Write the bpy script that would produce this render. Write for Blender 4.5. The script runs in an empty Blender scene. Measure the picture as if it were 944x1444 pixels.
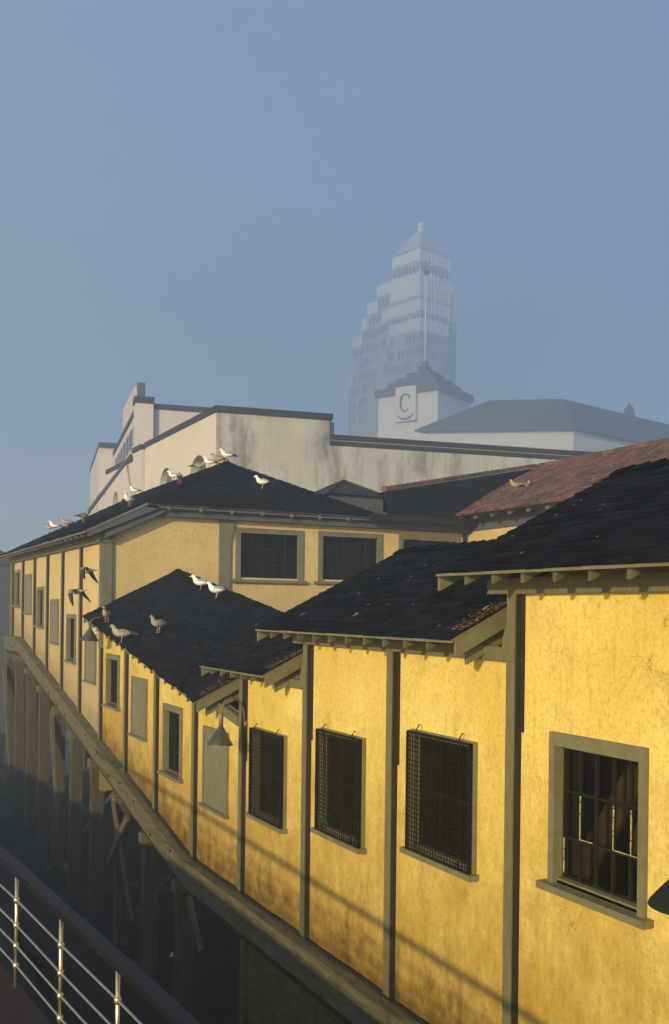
import bpy, math, random
from mathutils import Vector, Matrix
random.seed(11)
R=math.radians
sc=bpy.context.scene
COL=sc.collection
# ---------------------------------------------------------------- camera
F_PX,PXC,PYC,W_,H_=1380.,472.,861.6,944.,1444.
YAW=math.atan(704/1380.)
cam=bpy.data.cameras.new('camera'); co=bpy.data.objects.new('camera',cam); COL.objects.link(co)
cam.sensor_fit='VERTICAL'; cam.sensor_height=36; cam.sensor_width=36*W_/H_
cam.lens=F_PX/H_*36; cam.shift_y=(PYC-H_/2)/H_; cam.shift_x=0
co.matrix_world=Matrix.Rotation(-YAW,4,'Z')@Matrix.Rotation(R(90),4,'X')@Matrix.Rotation(R(0.7),4,'Z')
cam.clip_start=.1; cam.clip_end=3000
sc.camera=co
def CW(xc,dep,z):      # metres right of / ahead of the view point -> world
    return Vector((math.cos(YAW)*xc+math.sin(YAW)*dep, -math.sin(YAW)*xc+math.cos(YAW)*dep, z))
# ---------------------------------------------------------------- materials
class NT:
    def __init__(s,name):
        s.m=bpy.data.materials.new(name); s.m.use_nodes=True
        s.t=s.m.node_tree; s.n=s.t.nodes; s.b=s.n['Principled BSDF']
    def node(s,ty,**k):
        n=s.n.new(ty)
        for a,v in k.items(): setattr(n,a,v)
        return n
    def link(s,a,b): s.t.links.new(a,b)
    def pos(s,scale=(1,1,1),loc=(0,0,0)):
        g=s.node('ShaderNodeNewGeometry'); m=s.node('ShaderNodeMapping')
        m.inputs['Scale'].default_value=scale; m.inputs['Location'].default_value=loc
        s.link(g.outputs['Position'],m.inputs['Vector']); return m.outputs[0]
    def noise(s,vec,scale,detail=4,rough=.6):
        n=s.node('ShaderNodeTexNoise'); n.inputs['Scale'].default_value=scale
        n.inputs['Detail'].default_value=detail; n.inputs['Roughness'].default_value=rough
        s.link(vec,n.inputs['Vector']); return n.outputs['Fac']
    def ramp(s,fac,*stops):
        r=s.node('ShaderNodeValToRGB'); e=r.color_ramp.elements
        while len(e)<len(stops): e.new(.5)
        for i,(p,c) in enumerate(stops):
            e[i].position=p; e[i].color=(c,c,c,1) if not hasattr(c,'__len__') else (*c,1)
        s.link(fac,r.inputs[0]); return r.outputs[0]
    def mix(s,fac,a,b,mode='MIX'):
        n=s.node('ShaderNodeMix',data_type='RGBA',blend_type=mode)
        for v,i in ((fac,0),(a,6),(b,7)):
            if hasattr(v,'is_linked'): s.link(v,n.inputs[i])
            elif i==0: n.inputs[0].default_value=v
            else: n.inputs[i].default_value=(*v,1)
        return n.outputs[2]
    def math(s,op,a,b=0.,c=None):
        n=s.node('ShaderNodeMath',operation=op,use_clamp=False)
        for i,v in enumerate((a,b,c)):
            if v is None: continue
            if hasattr(v,'is_linked'): s.link(v,n.inputs[i])
            else: n.inputs[i].default_value=v
        return n.outputs[0]
    def bump(s,h,strength=.3,dist=.02):
        n=s.node('ShaderNodeBump'); n.inputs['Strength'].default_value=strength; n.inputs['Distance'].default_value=dist
        s.link(h,n.inputs['Height']); s.link(n.outputs[0],s.b.inputs['Normal'])
    def attr(s,name):
        n=s.node('ShaderNodeAttribute',attribute_name=name); return n.outputs['Fac']
    def base(s,c):
        if hasattr(c,'is_linked'): s.link(c,s.b.inputs['Base Color'])
        else: s.b.inputs['Base Color'].default_value=(*c,1)
    def rough(s,r,spec=.3):
        s.b.inputs['Roughness'].default_value=r; s.b.inputs['Specular IOR Level'].default_value=spec

def simple(name,c,c2=None,rough=.7,scale=6,spec=.3,streak=(1,1,1),bump=0,metal=0,detail=4):
    t=NT(name); c2=c2 or tuple(x*.7 for x in c)
    n=t.noise(t.pos(streak),scale,detail)
    t.base(t.mix(t.ramp(n,(.3,0.),(.7,1.)),c2,c)); t.rough(rough,spec)
    t.b.inputs['Metallic'].default_value=metal
    if bump: t.bump(n,bump,.02)
    return t.m

def stucco(name,base,pale,stain,lowz=-4.65,dirt=1.):
    t=NT(name)
    p=t.pos()
    big=t.noise(p,.8,5,.6); mid=t.noise(p,3.2,7,.72); fine=t.noise(p,19,5,.7); speck=t.noise(t.pos((1,1,.8)),48,4,.7)
    streak=t.noise(t.pos((6,6,.6)),1.5,6,.75)
    col=t.mix(t.ramp(big,(.35,0.),(.65,1.)),base,pale)
    col=t.mix(t.math('MULTIPLY',t.ramp(mid,(.46,0.),(.66,1.)),.55),col,tuple(a*.62+b*.3 for a,b in zip(base,stain)))
    col=t.mix(t.math('MULTIPLY',t.ramp(streak,(.52,0.),(.72,1.)),.38*dirt),col,stain)
    v=t.node('ShaderNodeTexVoronoi'); v.inputs['Scale'].default_value=30; t.link(t.pos((1,1,.8)),v.inputs['Vector'])
    col=t.mix(t.math('MULTIPLY',t.ramp(fine,(.50,0.),(.62,1.)),.42),col,tuple(x*.58 for x in base))
    col=t.mix(t.math('MULTIPLY',t.ramp(speck,(.55,0.),(.66,1.)),.40),col,tuple(x*.42 for x in base))
    col=t.mix(t.math('MULTIPLY',t.ramp(t.noise(p,1.3,8,.78),(.56,0.),(.66,1.)),.35*dirt),col,tuple(x*.75 for x in stain))
    # hairline cracks
    vc=t.node('ShaderNodeTexVoronoi',feature='DISTANCE_TO_EDGE'); vc.inputs['Scale'].default_value=1.1
    wv=t.node('ShaderNodeVectorMath',operation='ADD'); nn=t.node('ShaderNodeTexNoise'); nn.inputs['Scale'].default_value=3.; nn.inputs['Detail'].default_value=6
    t.link(p,nn.inputs['Vector']); t.link(p,wv.inputs[0]); t.link(nn.outputs['Color'],wv.inputs[1]); t.link(wv.outputs[0],vc.inputs['Vector'])
    ck=t.math('MULTIPLY',t.ramp(vc.outputs['Distance'],(.0,1.),(.007,0.)),t.ramp(t.noise(p,.9,3,.5),(.5,0.),(.6,.8)))
    col=t.mix(ck,col,tuple(x*.45 for x in stain))
    # grime rising from the foot of the wall (ramp floor follows the beam)
    sx=t.node('ShaderNodeSeparateXYZ'); t.link(t.pos(),sx.inputs[0])
    slope=t.math('MULTIPLY',t.math('MAXIMUM',t.math('SUBTRACT',sx.outputs['Y'],17.4),0.),.187)
    h=t.math('SUBTRACT',t.math('SUBTRACT',sx.outputs['Z'],lowz),slope)
    g=t.ramp(t.math('ADD',t.math('MULTIPLY',h,.235),t.math('MULTIPLY',t.math('SUBTRACT',t.math('ADD',t.math('MULTIPLY',streak,.35),t.math('MULTIPLY',t.noise(t.pos((1.3,1.3,.8)),2.3,8,.78),.65)),.5),2.1)),(.0,1.),(.75,0.))
    col=t.mix(t.math('MULTIPLY',g,.85*dirt),col,tuple(x*.75 for x in stain))
    g2=t.ramp(t.math('ADD',t.math('MULTIPLY',h,1.),t.math('MULTIPLY',t.math('SUBTRACT',mid,.5),2.2)),(.0,1.),(.65,0.))
    col=t.mix(t.math('MULTIPLY',g2,.85*dirt),col,tuple(x*.3 for x in stain))
    t.base(col); t.rough(.85,.2)
    t.bump(t.math('ADD',t.math('MULTIPLY',t.noise(p,34,3,.65),.8),t.math('MULTIPLY',v.outputs['Distance'],.28)),.6,.014)
    return t.m

M={}
M['stucco']=stucco('yellow_stucco',(.575,.425,.095),(.70,.555,.175),(.33,.18,.022))
M['stucco_hall']=stucco('cream_stucco',(.48,.37,.175),(.55,.43,.22),(.27,.19,.085),lowz=-4.65,dirt=.5)
M['trim']=simple('olive_trim',(.150,.135,.068),(.095,.088,.045),.65,5,.3,(6,6,1),.1)
M['beam']=simple('olive_beam',(.150,.128,.066),(.055,.047,.025),.75,3,.2,(3,.8,8),.35,detail=6)
M['dark_batten']=simple('dark_batten',(.020,.015,.008),(.012,.009,.006),.8,4)  # near-black wood; on post sides it stands in for their shade
M['rafter']=simple('rafter_paint',(.115,.10,.05),(.06,.052,.027),.7,8)
M['shutter']=simple('shutter_paint',(.17,.16,.105),(.125,.12,.08),.55,3,.3,(3,3,.8))
M['frame']=simple('window_frame_paint',(.165,.150,.082),(.115,.105,.056),.55,6)
M['hallframe']=simple('hall_frame_paint',(.15,.145,.105),(.10,.095,.07),.6,5)
M['muntin']=simple('dark_muntin',(.014,.012,.007),(.009,.008,.005),.8,8,.05)
M['rust']=simple('rusty_mesh',(.012,.009,.005),(.007,.005,.003),.85,9,.05)
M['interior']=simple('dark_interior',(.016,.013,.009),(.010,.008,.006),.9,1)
M['timber']=simple('pale_timber',(.42,.30,.15),(.28,.20,.10),.8,4,.2,(1,1,1))  # colour of the bars that imitate a reflection in the near sash
M['putty']=simple('old_putty',(.50,.41,.22),(.20,.16,.08),.8,30)
M['pile']=simple('pile_timber',(.10,.078,.044),(.036,.028,.017),.85,3,.15,(7,7,.6),.4,detail=6)
M['brace']=simple('brace_timber',(.13,.10,.06),(.06,.048,.03),.85,5)
M['mud']=simple('mud',(.014,.011,.008),(.006,.005,.004),.9,1.5,.3,(1,1,1),.6,detail=8)
M['moss']=simple('dry_moss',(.32,.19,.055),(.13,.08,.02),.9,14)
M['splat']=simple('bird_dropping',(.50,.49,.45),(.25,.24,.22),.9,40)
M['conduit']=simple('black_cable',(.016,.014,.011),None,.5,5)
M['lampgreen']=simple('lamp_enamel',(.062,.060,.034),(.03,.03,.018),.35,7,.5)
M['lampdark']=simple('lamp_enamel_dark',(.010,.016,.010),(.006,.010,.006),.65,7,.15)
M['white_lamp']=simple('white_lamp_top',(.75,.72,.62),None,.5,7)
M['wall_white']=None
def concrete(name,a,b,stain,amt=.6,sc_=.28):
    t=NT(name); n=t.noise(t.pos((1,1,.8)),.5,6,.65); s_=t.noise(t.pos((1.4,1.4,.5),(3,1,7)),sc_,7,.72)
    col=t.mix(t.ramp(n,(.3,0.),(.7,1.)),b,a)
    col=t.mix(t.math('MULTIPLY',t.ramp(s_,(.50,0.),(.66,1.)),amt),col,stain)
    dr=t.noise(t.pos((3,3,.15)),1.2,5,.7)
    col=t.mix(t.math('MULTIPLY',t.ramp(dr,(.55,0.),(.75,1.)),amt*.6),col,stain)
    t.base(col); t.rough(.85,.2); t.bump(n,.2,.05); return t.m
M['wall_white']=concrete('weathered_white_render',(.40,.395,.38),(.30,.295,.285),(.12,.118,.115),.9,.4)
M['wall_clean']=concrete('cream_render',(.53,.49,.44),(.48,.44,.40),(.45,.38,.31),.3)
M['wall_pink']=concrete('pinkish_render',(.48,.44,.45),(.43,.39,.40),(.40,.34,.32),.3)
M['coping']=simple('dark_coping',(.020,.023,.028),None,.7,2)
M['slate']=simple('grey_slate',(.085,.09,.10),(.06,.065,.075),.8,2,.2,(1,1,1))
M['tower']=concrete('tower_render',(.62,.60,.59),(.56,.55,.54),(.5,.46,.42),.2)
M['letter']=simple('dark_letter',(.035,.04,.045),None,.6,3)
M['terracotta']=simple('white_terracotta',(.88,.87,.83),(.82,.80,.76),.7,.2)
M['brick']=simple('buff_brick',(.50,.48,.46),(.44,.42,.40),.85,.3)
M['copper']=simple('pale_tile_roof',(.56,.58,.56),(.48,.50,.49),.8,.4)
M['towerglass']=simple('tower_window',(.06,.065,.07),None,.4,2,.4)
M['glassdark']=simple('dark_glass',(.03,.035,.04),None,.25,2,.5)
M['steel']=simple('rail_steel',(.62,.52,.36),(.42,.34,.22),.25,20,.5,metal=.85)
M['wirerope']=simple('rail_wire',(.42,.42,.42),(.28,.27,.25),.3,20,.5,metal=.7)
M['varnish']=simple('dark_varnished_wood',(.012,.008,.014),(.007,.005,.008),.45,5,.2,(1,.15,1))
M['deckred']=simple('red_deck_paint',(.022,.006,.0035),(.012,.004,.003),.6,3)
M['hull']=simple('dark_hull',(.012,.012,.014),None,.5,1)
M['gwhite']=simple('gull_white',(.80,.79,.76),(.70,.69,.66),.8,40)
M['ggrey']=simple('gull_grey',(.27,.29,.33),(.21,.23,.27),.8,30)
M['gblack']=simple('gull_black',(.03,.03,.03),None,.8,20)
M['gbrown']=simple('gull_brown',(.28,.22,.165),(.13,.10,.075),.85,45)
M['gbrown2']=simple('gull_mottled',(.42,.36,.29),(.22,.18,.14),.85,45)
M['gpink']=simple('gull_leg_pink',(.50,.25,.19),None,.6,20)
M['gbeak']=simple('gull_beak',(.62,.42,.09),None,.5,20)
M['pole']=simple('painted_pole',(.75,.74,.70),None,.6,1)

def shingle_mat(name,c1,c2,c3):
    t=NT(name); tone=t.attr('tone'); n=t.noise(t.pos((2,2,2)),3,5,.7); gr=t.noise(t.pos(),60,3,.6)
    col=t.mix(t.ramp(tone,(.1,0.),(.9,1.)),c1,c2)
    col=t.mix(t.math('MULTIPLY',t.ramp(n,(.55,0.),(.75,1.)),.6),col,c3)
    # bird droppings
    v=t.node('ShaderNodeTexVoronoi'); v.inputs['Scale'].default_value=2.2; v.inputs['Randomness'].default_value=1
    t.link(t.pos((1.,1.,.7)),v.inputs['Vector'])
    w=t.math('ADD',v.outputs['Distance'],t.math('MULTIPLY',t.noise(t.pos(),14,3,.7),.06))
    spot=t.ramp(w,(.060,1.),(.078,0.))
    sep=t.node('ShaderNodeSeparateColor'); t.link(v.outputs['Color'],sep.inputs[0])
    spot=t.math('MULTIPLY',spot,t.ramp(sep.outputs[0],(.5,0.),(.55,.8)))
    col=t.mix(t.math('MULTIPLY',spot,.4),col,(.34,.33,.31))
    t.base(col); t.rough(.9,.03); t.bump(t.math('ADD',gr,n),.5,.01); return t.m
M['shingle']=shingle_mat('tarred_shingles',(.0022,.0027,.0042),(.0092,.0102,.0145),(.0070,.0070,.0070))
M['shingle_hall']=shingle_mat('grey_shingles',(.0035,.0045,.0070),(.0095,.0110,.0155),(.006,.0065,.0075))
def tile_mat():
    t=NT('red_clay_tiles'); tone=t.attr('tone'); n=t.noise(t.pos(),4,5,.7)
    col=t.mix(t.ramp(tone,(.0,0.),(1.,1.)),(.060,.034,.032),(.150,.078,.066))
    col=t.mix(t.math('MULTIPLY',t.ramp(n,(.5,0.),(.7,1.)),.65),col,(.050,.045,.045))
    t.base(col); t.rough(.8,.2); t.bump(n,.3,.02); return t.m
M['tile']=tile_mat()
def glass():
    t=NT('window_glass'); t.n.remove(t.b)
    out=[n for n in t.n if n.type=='OUTPUT_MATERIAL'][0]
    tr=t.node('ShaderNodeBsdfTransparent'); tr.inputs[0].default_value=(.55,.55,.5,1)
    gl=t.node('ShaderNodeBsdfGlossy'); gl.inputs['Roughness'].default_value=.06; gl.inputs[0].default_value=(.8,.8,.8,1)
    fr=t.node('ShaderNodeFresnel'); fr.inputs[0].default_value=1.3
    mx=t.node('ShaderNodeMixShader'); t.link(t.math('MULTIPLY',fr.outputs[0],.45),mx.inputs[0]); t.link(tr.outputs[0],mx.inputs[1]); t.link(gl.outputs[0],mx.inputs[2])
    t.link(mx.outputs[0],out.inputs['Surface']); return t.m
M['glass']=glass()
def water():
    t=NT('dark_harbour_water'); n=t.noise(t.pos((1,1,1)),2.2,5,.6)
    t.base((.004,.005,.005)); t.rough(.35,.12); t.bump(n,.35,.06); return t.m
M['water']=water()

# ---------------------------------------------------------------- mesh builder
class MB:
    def __init__(s): s.v=[]; s.f=[]; s.mi=[]; s.tone=[]; s.smooth=False; s.cur=0; s.t=.5
    def add(s,vs,fs,mi=None):
        b=len(s.v); s.v+= [Vector(x) for x in vs]; s.tone+=[s.t]*len(vs)
        for f in fs: s.f.append([b+i for i in f]); s.mi.append(s.cur if mi is None else mi)
        return s
    def box(s,x0,x1,y0,y1,z0,z1,mi=None):
        vs=[(x,y,z) for z in (z0,z1) for y in (y0,y1) for x in (x0,x1)]
        return s.add(vs,[(0,2,3,1),(4,5,7,6),(0,1,5,4),(2,6,7,3),(0,4,6,2),(1,3,7,5)],mi)
    def prism(s,bottom,top,mi=None):   # two matching loops
        n=len(bottom)
        fs=[tuple(range(n-1,-1,-1)),tuple(range(n,2*n))]+[(i,(i+1)%n,n+(i+1)%n,n+i) for i in range(n)]
        return s.add(list(bottom)+list(top),fs,mi)
    def bar(s,a,b,w,h,up=(0,0,1),mi=None):   # rectangular bar a->b, w sideways, h along up
        a,b=Vector(a),Vector(b); d=(b-a).normalized(); u=Vector(up)
        sd=d.cross(u)
        if sd.length<1e-4: u=Vector((1,0,0)); sd=d.cross(u)
        sd.normalize(); u=sd.cross(d).normalized()
        q=[sd*(w/2)*i+u*(h/2)*j for i,j in ((-1,-1),(1,-1),(1,1),(-1,1))]
        return s.prism([a+x for x in q],[b+x for x in q],mi)
    def tube(s,pts,r,n=8,mi=None,cap=True):
        pts=[Vector(p) for p in pts]; rs=r if hasattr(r,'__len__') else [r]*len(pts)
        loops=[]
        prev=None
        for i,p in enumerate(pts):
            d=(pts[min(i+1,len(pts)-1)]-pts[max(i-1,0)]).normalized()
            if prev is None:
                u=Vector((0,0,1)) if abs(d.z)<.9 else Vector((1,0,0))
            else: u=prev
            a=(u-d*u.dot(d)).normalized(); prev=a; c=d.cross(a)
            loops.append([p+(a*math.cos(2*math.pi*k/n)+c*math.sin(2*math.pi*k/n))*rs[i] for k in range(n)])
        vs=[x for l in loops for x in l]; fs=[]
        for i in range(len(pts)-1):
            for k in range(n):
                fs.append((i*n+k,i*n+(k+1)%n,(i+1)*n+(k+1)%n,(i+1)*n+k))
        if cap: fs+= [tuple(range(n-1,-1,-1)),tuple(range((len(pts)-1)*n,len(pts)*n))]
        return s.add(vs,fs,mi)
    def lathe(s,origin,axis,prof,n=16,mi=None):  # prof: (dist along axis, radius)
        o=Vector(origin); d=Vector(axis).normalized()
        return s.tube([o+d*t for t,_ in prof],[r for _,r in prof],n,mi,cap=False)
    def build(s,name,mats,parent=None,smooth=False,loc=None):
        if not isinstance(mats,(list,tuple)): mats=[mats]
        off=Vector((0,0,0))
        if parent is not None: off=wloc(parent)
        base=Vector(loc) if loc is not None else None
        if parent is None and base is None and s.v:
            xs=[v.x for v in s.v]; ys=[v.y for v in s.v]; zs=[v.z for v in s.v]
            base=Vector(((min(xs)+max(xs))/2,(min(ys)+max(ys))/2,min(zs)))
        if parent is not None:
            xs=[v.x for v in s.v]; ys=[v.y for v in s.v]; zs=[v.z for v in s.v]
            base=Vector(((min(xs)+max(xs))/2,(min(ys)+max(ys))/2,min(zs)))
        me=bpy.data.meshes.new(name)
        me.from_pydata([tuple(v-base) for v in s.v],[],s.f)
        for m in mats: me.materials.append(m)
        me.polygons.foreach_set('material_index',s.mi)
        if smooth: me.polygons.foreach_set('use_smooth',[True]*len(s.f))
        at=me.attributes.new('tone','FLOAT','POINT'); at.data.foreach_set('value',s.tone)
        me.update()
        o=bpy.data.objects.new(name,me); COL.objects.link(o)
        if parent is not None: o.parent=parent
        o.location=base-off
        WL[o.name]=base
        return o
WL={}
def wloc(o): return WL[o.name]
def empty(name,loc):
    o=bpy.data.objects.new(name,None); COL.objects.link(o); o.location=loc; o.empty_display_size=.3
    WL[o.name]=Vector(loc); return o
def tag(o,label=None,cat=None,group=None,kind=None):
    if label: o['label']=label
    if cat: o['category']=cat
    if group: o['group']=group
    if kind: o['kind']=kind
    return o
def copy_tree(o,parent=None):
    c=o.copy(); COL.objects.link(c); c.parent=parent
    WL[c.name]=WL[o.name]
    for ch in list(o.children): copy_tree(ch,c)
    return c

# ---------------------------------------------------------------- roofs
def poly_span(poly,b):
    xs=[]
    n=len(poly)
    for i in range(n):
        (a0,b0),(a1,b1)=poly[i],poly[(i+1)%n]
        if (b0<=b<b1) or (b1<=b<b0): xs.append(a0+(a1-a0)*(b-b0)/(b1-b0))
    return (min(xs),max(xs)) if len(xs)>=2 else None
def shingles(mb,pts,eave_i,exposure=.145,wr=(.20,.27),th=.019,ragged=.004,lift=.005,rng=random):
    """courses of separate shingles over a planar polygon; eave_i = index of the eave's first point"""
    P=[Vector(p) for p in pts]; O=P[eave_i]; E=(P[(eave_i+1)%len(P)]-O).normalized()
    N=(P[(eave_i+1)%len(P)]-O).cross(P[(eave_i+2)%len(P)]-O)
    if N.length<1e-6: N=(P[1]-P[0]).cross(P[2]-P[0])
    N.normalize()
    if N.z<0: N=-N
    U=N.cross(E).normalized()
    if U.z<0: U=-U
    q=[((p-O).dot(E),(p-O).dot(U)) for p in P]
    smax=max(b for _,b in q); smin=min(b for _,b in q)
    b=smin-.03; k=0
    while b<smax-.02:
        top=min(b+exposure,smax)
        s0=poly_span(q,max(b+.02,smin+1e-3)); s1=poly_span(q,min(top-.004,smax-1e-3))
        if s0 is None or s1 is None: b+=exposure; continue
        lo,hi=min(s0[0],s1[0]),max(s0[1],s1[1])
        a=lo-rng.uniform(0,.15)
        while a<hi:
            w=rng.uniform(*wr); a0=a; a1=min(a+w,hi); a+=w
            a0=max(a0,lo)
            if a1-a0<.02: continue
            jb=rng.uniform(-ragged,ragged)
            t=th+rng.random()**3*lift; tw=rng.uniform(-.004,.004)
            mb.t=rng.random()
            def pt(aa,bb,h): return O+E*aa+U*bb+N*h
            def cl(aa,sp): return min(max(aa,sp[0]),sp[1])
            b0=b+jb
            A0,A1=cl(a0+.003,s0),cl(a1-.003,s0); B0,B1=cl(a0+.003,s1),cl(a1-.003,s1)
            vs=[pt(A0,b0,t+tw),pt(A1,b0,t-tw),pt(B1,top+.03,.004),pt(B0,top+.03,.004),pt(A0,b0,-.004),pt(A1,b0,-.004)]
            mb.add(vs,[(0,1,2,3),(4,5,1,0),(4,0,3),(5,2,1)])
        b+=exposure; k+=1
    return mb
def slab(pts,th):
    m=MB(); P=[Vector(p) for p in pts]
    N=(P[1]-P[0]).cross(P[2]-P[1]).normalized()
    if N.z<0: N=-N
    m.prism([p-N*th for p in P],[p for p in P]); return m
def caps(mb,a,b,step=.22,w=.13,h=.03,rng=random):
    a,b=Vector(a),Vector(b); L=(b-a).length; n=int(L/step); d=(b-a)/n
    sd=d.cross(Vector((0,0,1))).normalized()
    for i in range(n):
        p=a+d*i; q=p+d*1.25; mb.t=rng.random()
        up=Vector((0,0,h+rng.uniform(0,.012)))
        mb.add([p-sd*w-Vector((0,0,w*.42)),p+up*.6,p+sd*w-Vector((0,0,w*.42)),q-sd*w-Vector((0,0,w*.42))+up*.8,q+up*1.4,q+sd*w-Vector((0,0,w*.42))+up*.8],
               [(0,1,4,3),(1,2,5,4),(3,4,5),(2,1,0)])

# ================================================================= PIER BUILDINGS
def floor_z(y):     # foot of the wall: level near, rising ramp beyond, level landing at the end
    if y<17.4: return -4.63
    if y<36.3: return -4.63+(y-17.4)*.1878
    return -1.08
walk=empty('covered_walkway',(7.8,12,-4.63))
tag(walk,'yellow stucco walkway building with three stepped dark gables, then a long sloping one','walkway')
hall=empty('pier_hall',(10.5,31,-4.0))
tag(hall,'yellow hall with clipped gable roof lined with gulls, on piles at the far end','hall')

POST_Y=[5.35,7.785,10.14,12.51,14.95,17.33,19.78,22.17,24.57,26.95,29.35,31.65,33.9,36.2,38.4]
# windows: centre y, half width, z top, z bottom, kind
WIN=[(6.62,.61,-1.10,-2.50,'sash'),(9.06,.64,-1.355,-2.73,'grille'),(11.46,.63,-1.605,-2.99,'grille'),(13.87,.63,-1.86,-3.235,'grille'),
 (16.26,.62,-2.10,-3.50,'shutter'),(18.73,.59,-1.91,-3.28,'sash_small'),(21.13,.60,-1.52,-2.80,'shutter'),(23.45,.60,-1.11,-2.35,'sash_small'),
 (25.78,.60,-.68,-1.92,'shutter'),(28.18,.58,-.18,-1.50,'sash_small'),(30.58,.60,.26,-1.06,'shutter'),(32.92,.58,.68,-.60,'sash_small'),(35.19,.60,1.15,-.19,'shutter'),(37.50,.60,1.37,.07,'sash_small')]
def top_z(y):
    if y<7.785: return .20
    if y<12.51: return -.46
    if y<14.95: return -1.10
    if y<24.60: return -.30-.16*(24.6-y)
    return 1.74
XW=6.0
def wall_panels(ys,wins,topf):
    m=MB()
    for y0,y1 in zip(ys[:-1],ys[1:]):
        e=.001
        T0,T1=topf(y0+e),topf(y1-e)
        Tz=lambda y:T0+(T1-T0)*(y-y0)/(y1-y0)
        Bz=lambda y:floor_z(y)
        w=[q for q in wins if y0<q[0]<y1]
        def q4(ya,yb,za0,za1,zb0,zb1,x,flip=False):
            vs=[(x,ya,za0),(x,yb,zb0),(x,yb,zb1),(x,ya,za1)]
            m.add(vs,[(0,1,2,3) if flip else (3,2,1,0)])
        for x,fl in ((XW,False),(XW+.17,True)):
            if not w: q4(y0,y1,Bz(y0),Tz(y0),Bz(y1),Tz(y1),x,fl); continue
            yc,hw,zt,zb,_=w[0]; a,b=yc-hw+.03,yc+hw-.03; zt-=.03; zb+=.03
            q4(y0,a,Bz(y0),Tz(y0),Bz(a),Tz(a),x,fl); q4(b,y1,Bz(b),Tz(b),Bz(y1),Tz(y1),x,fl)
            q4(a,b,Bz(a),zb,Bz(b),zb,x,fl); q4(a,b,zt,Tz(a),zt,Tz(b),x,fl)
        if w:
            for ya,za,yb,zb2 in ((a,zb,b,zb),(b,zb,b,zt),(b,zt,a,zt),(a,zt,a,zb)):
                m.add([(XW,ya,za),(XW+.17,ya,za),(XW+.17,yb,zb2),(XW,yb,zb2)],[(0,1,2,3)])
        m.add([(XW,y0,Tz(y0)),(XW,y1,Tz(y1)),(XW+.17,y1,Tz(y1)),(XW+.17,y0,Tz(y0))],[(0,1,2,3)])
    return m
wys=[2.9]+POST_Y[:9]
m=wall_panels(wys,WIN,top_z)
# stepped end walls of the gables, and the far courtyard side
for y,zb,zt in ((7.78,-1.0,.30),(12.505,-1.6,-.36),(14.945,-2.2,-1.0)):
    m.prism([(XW+.17,y-.12,zb),(9.7,y-.12,zb),(9.7,y-.12,zt),(7.86,y-.12,zt+.85),(XW+.17,y-.12,zt)],[(XW+.17,y,zb),(9.7,y,zb),(9.7,y,zt),(7.86,y,zt+.85),(XW+.17,y,zt)])
m.build('wall',M['stucco'],walk)
m=MB()
for a,b in zip(wys[:-1],wys[1:]):
    m.add([(9.6,a,-4.63 if a<17 else floor_z(a)),(9.6,b,floor_z(b)),(9.6,b,top_z(b-.01)),(9.6,a,top_z(a+.01))],[(0,1,2,3)])
    m.add([(6.2,a,floor_z(a)+.01),(9.6,a,floor_z(a)+.01),(9.6,b,floor_z(b)+.01),(6.2,b,floor_z(b)+.01)],[(0,1,2,3)])
m.add([(6.17,2.9,-4.63),(9.6,2.9,-4.63),(9.6,2.9,.3),(6.17,2.9,.3)],[(0,1,2,3)])
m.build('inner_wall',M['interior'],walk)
# hall wall along the water
hys=[24.57]+POST_Y[9:]+[38.9]
m=wall_panels(hys,WIN,lambda y:1.74)
m.build('wall',M['stucco_hall'],hall)
m=MB()
for a,b in zip(hys[:-1],hys[1:]):
    m.add([(6.2,a,floor_z(a)+.01),(14.,a,floor_z(a)+.01),(14.,b,floor_z(b)+.01),(6.2,b,floor_z(b)+.01)],[(0,1,2,3)])
m.add([(13.5,24.8,-4),(13.5,38.8,-4),(13.5,38.8,2.4),(13.5,24.8,2.4)],[(0,1,2,3)])
m.add([(6.2,38.8,-4),(13.5,38.8,-4),(13.5,38.8,2.4),(6.2,38.8,1.7)],[(0,1,2,3)])
m.add([(6.2,24.8,-4),(6.2,24.8,1.5),(6.4,27.2,1.5),(6.4,27.2,-4)],[(0,1,2,3)])
# deep back of the front rooms
m.add([(6.2,27.2,-4.4),(17,27.2,-4.4),(17,27.2,2.5),(6.2,27.2,1.6)],[(0,1,2,3)])
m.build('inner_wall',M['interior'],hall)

# --- front wall of the hall (faces the viewer), with three windows
YF=24.57
HW=[(9.53,11.52,.82,2.21),(11.99,14.04,.83,2.235),(14.60,16.72,.84,2.26)]
def front_wall():
    m=MB(); x0=6.0; zb=-4.6
    def top(x): return min(2.09+(x-6.0)*.49,2.59)
    xs=[x0]; 
    edges=[6.0,7.45]
    for a,b,_,_ in HW: edges+=[a+.05,b-.05]
    edges+=[17.0]
    for i,(xa,xb) in enumerate(zip(edges[:-1],edges[1:])):
        hw=[h for h in HW if abs(h[0]+.05-xa)<1e-6]
        for y,fl in ((YF,False),(YF+.2,True)):
            def q(za0,za1,zb0,zb1):
                m.add([(xa,y,za0),(xb,y,zb0),(xb,y,zb1),(xa,y,za1)],[(3,2,1,0) if fl else (0,1,2,3)])
            if hw:
                z0,z1=hw[0][2]+.05,hw[0][3]-.05
                q(zb,z0,zb,z0); q(z1,top(xa),z1,top(xb))
            else: q(zb,top(xa),zb,top(xb))
        if hw:
            for (xa_,za_),(xb_,zb_) in (((xa,z0),(xb,z0)),((xb,z0),(xb,z1)),((xb,z1),(xa,z1)),((xa,z1),(xa,z0))):
                m.add([(xa_,YF,za_),(xb_,YF,zb_),(xb_,YF+.2,zb_),(xa_,YF+.2,za_)],[(0,1,2,3)])
    m.build('front_wall',M['stucco_hall'],hall)
front_wall()
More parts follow.
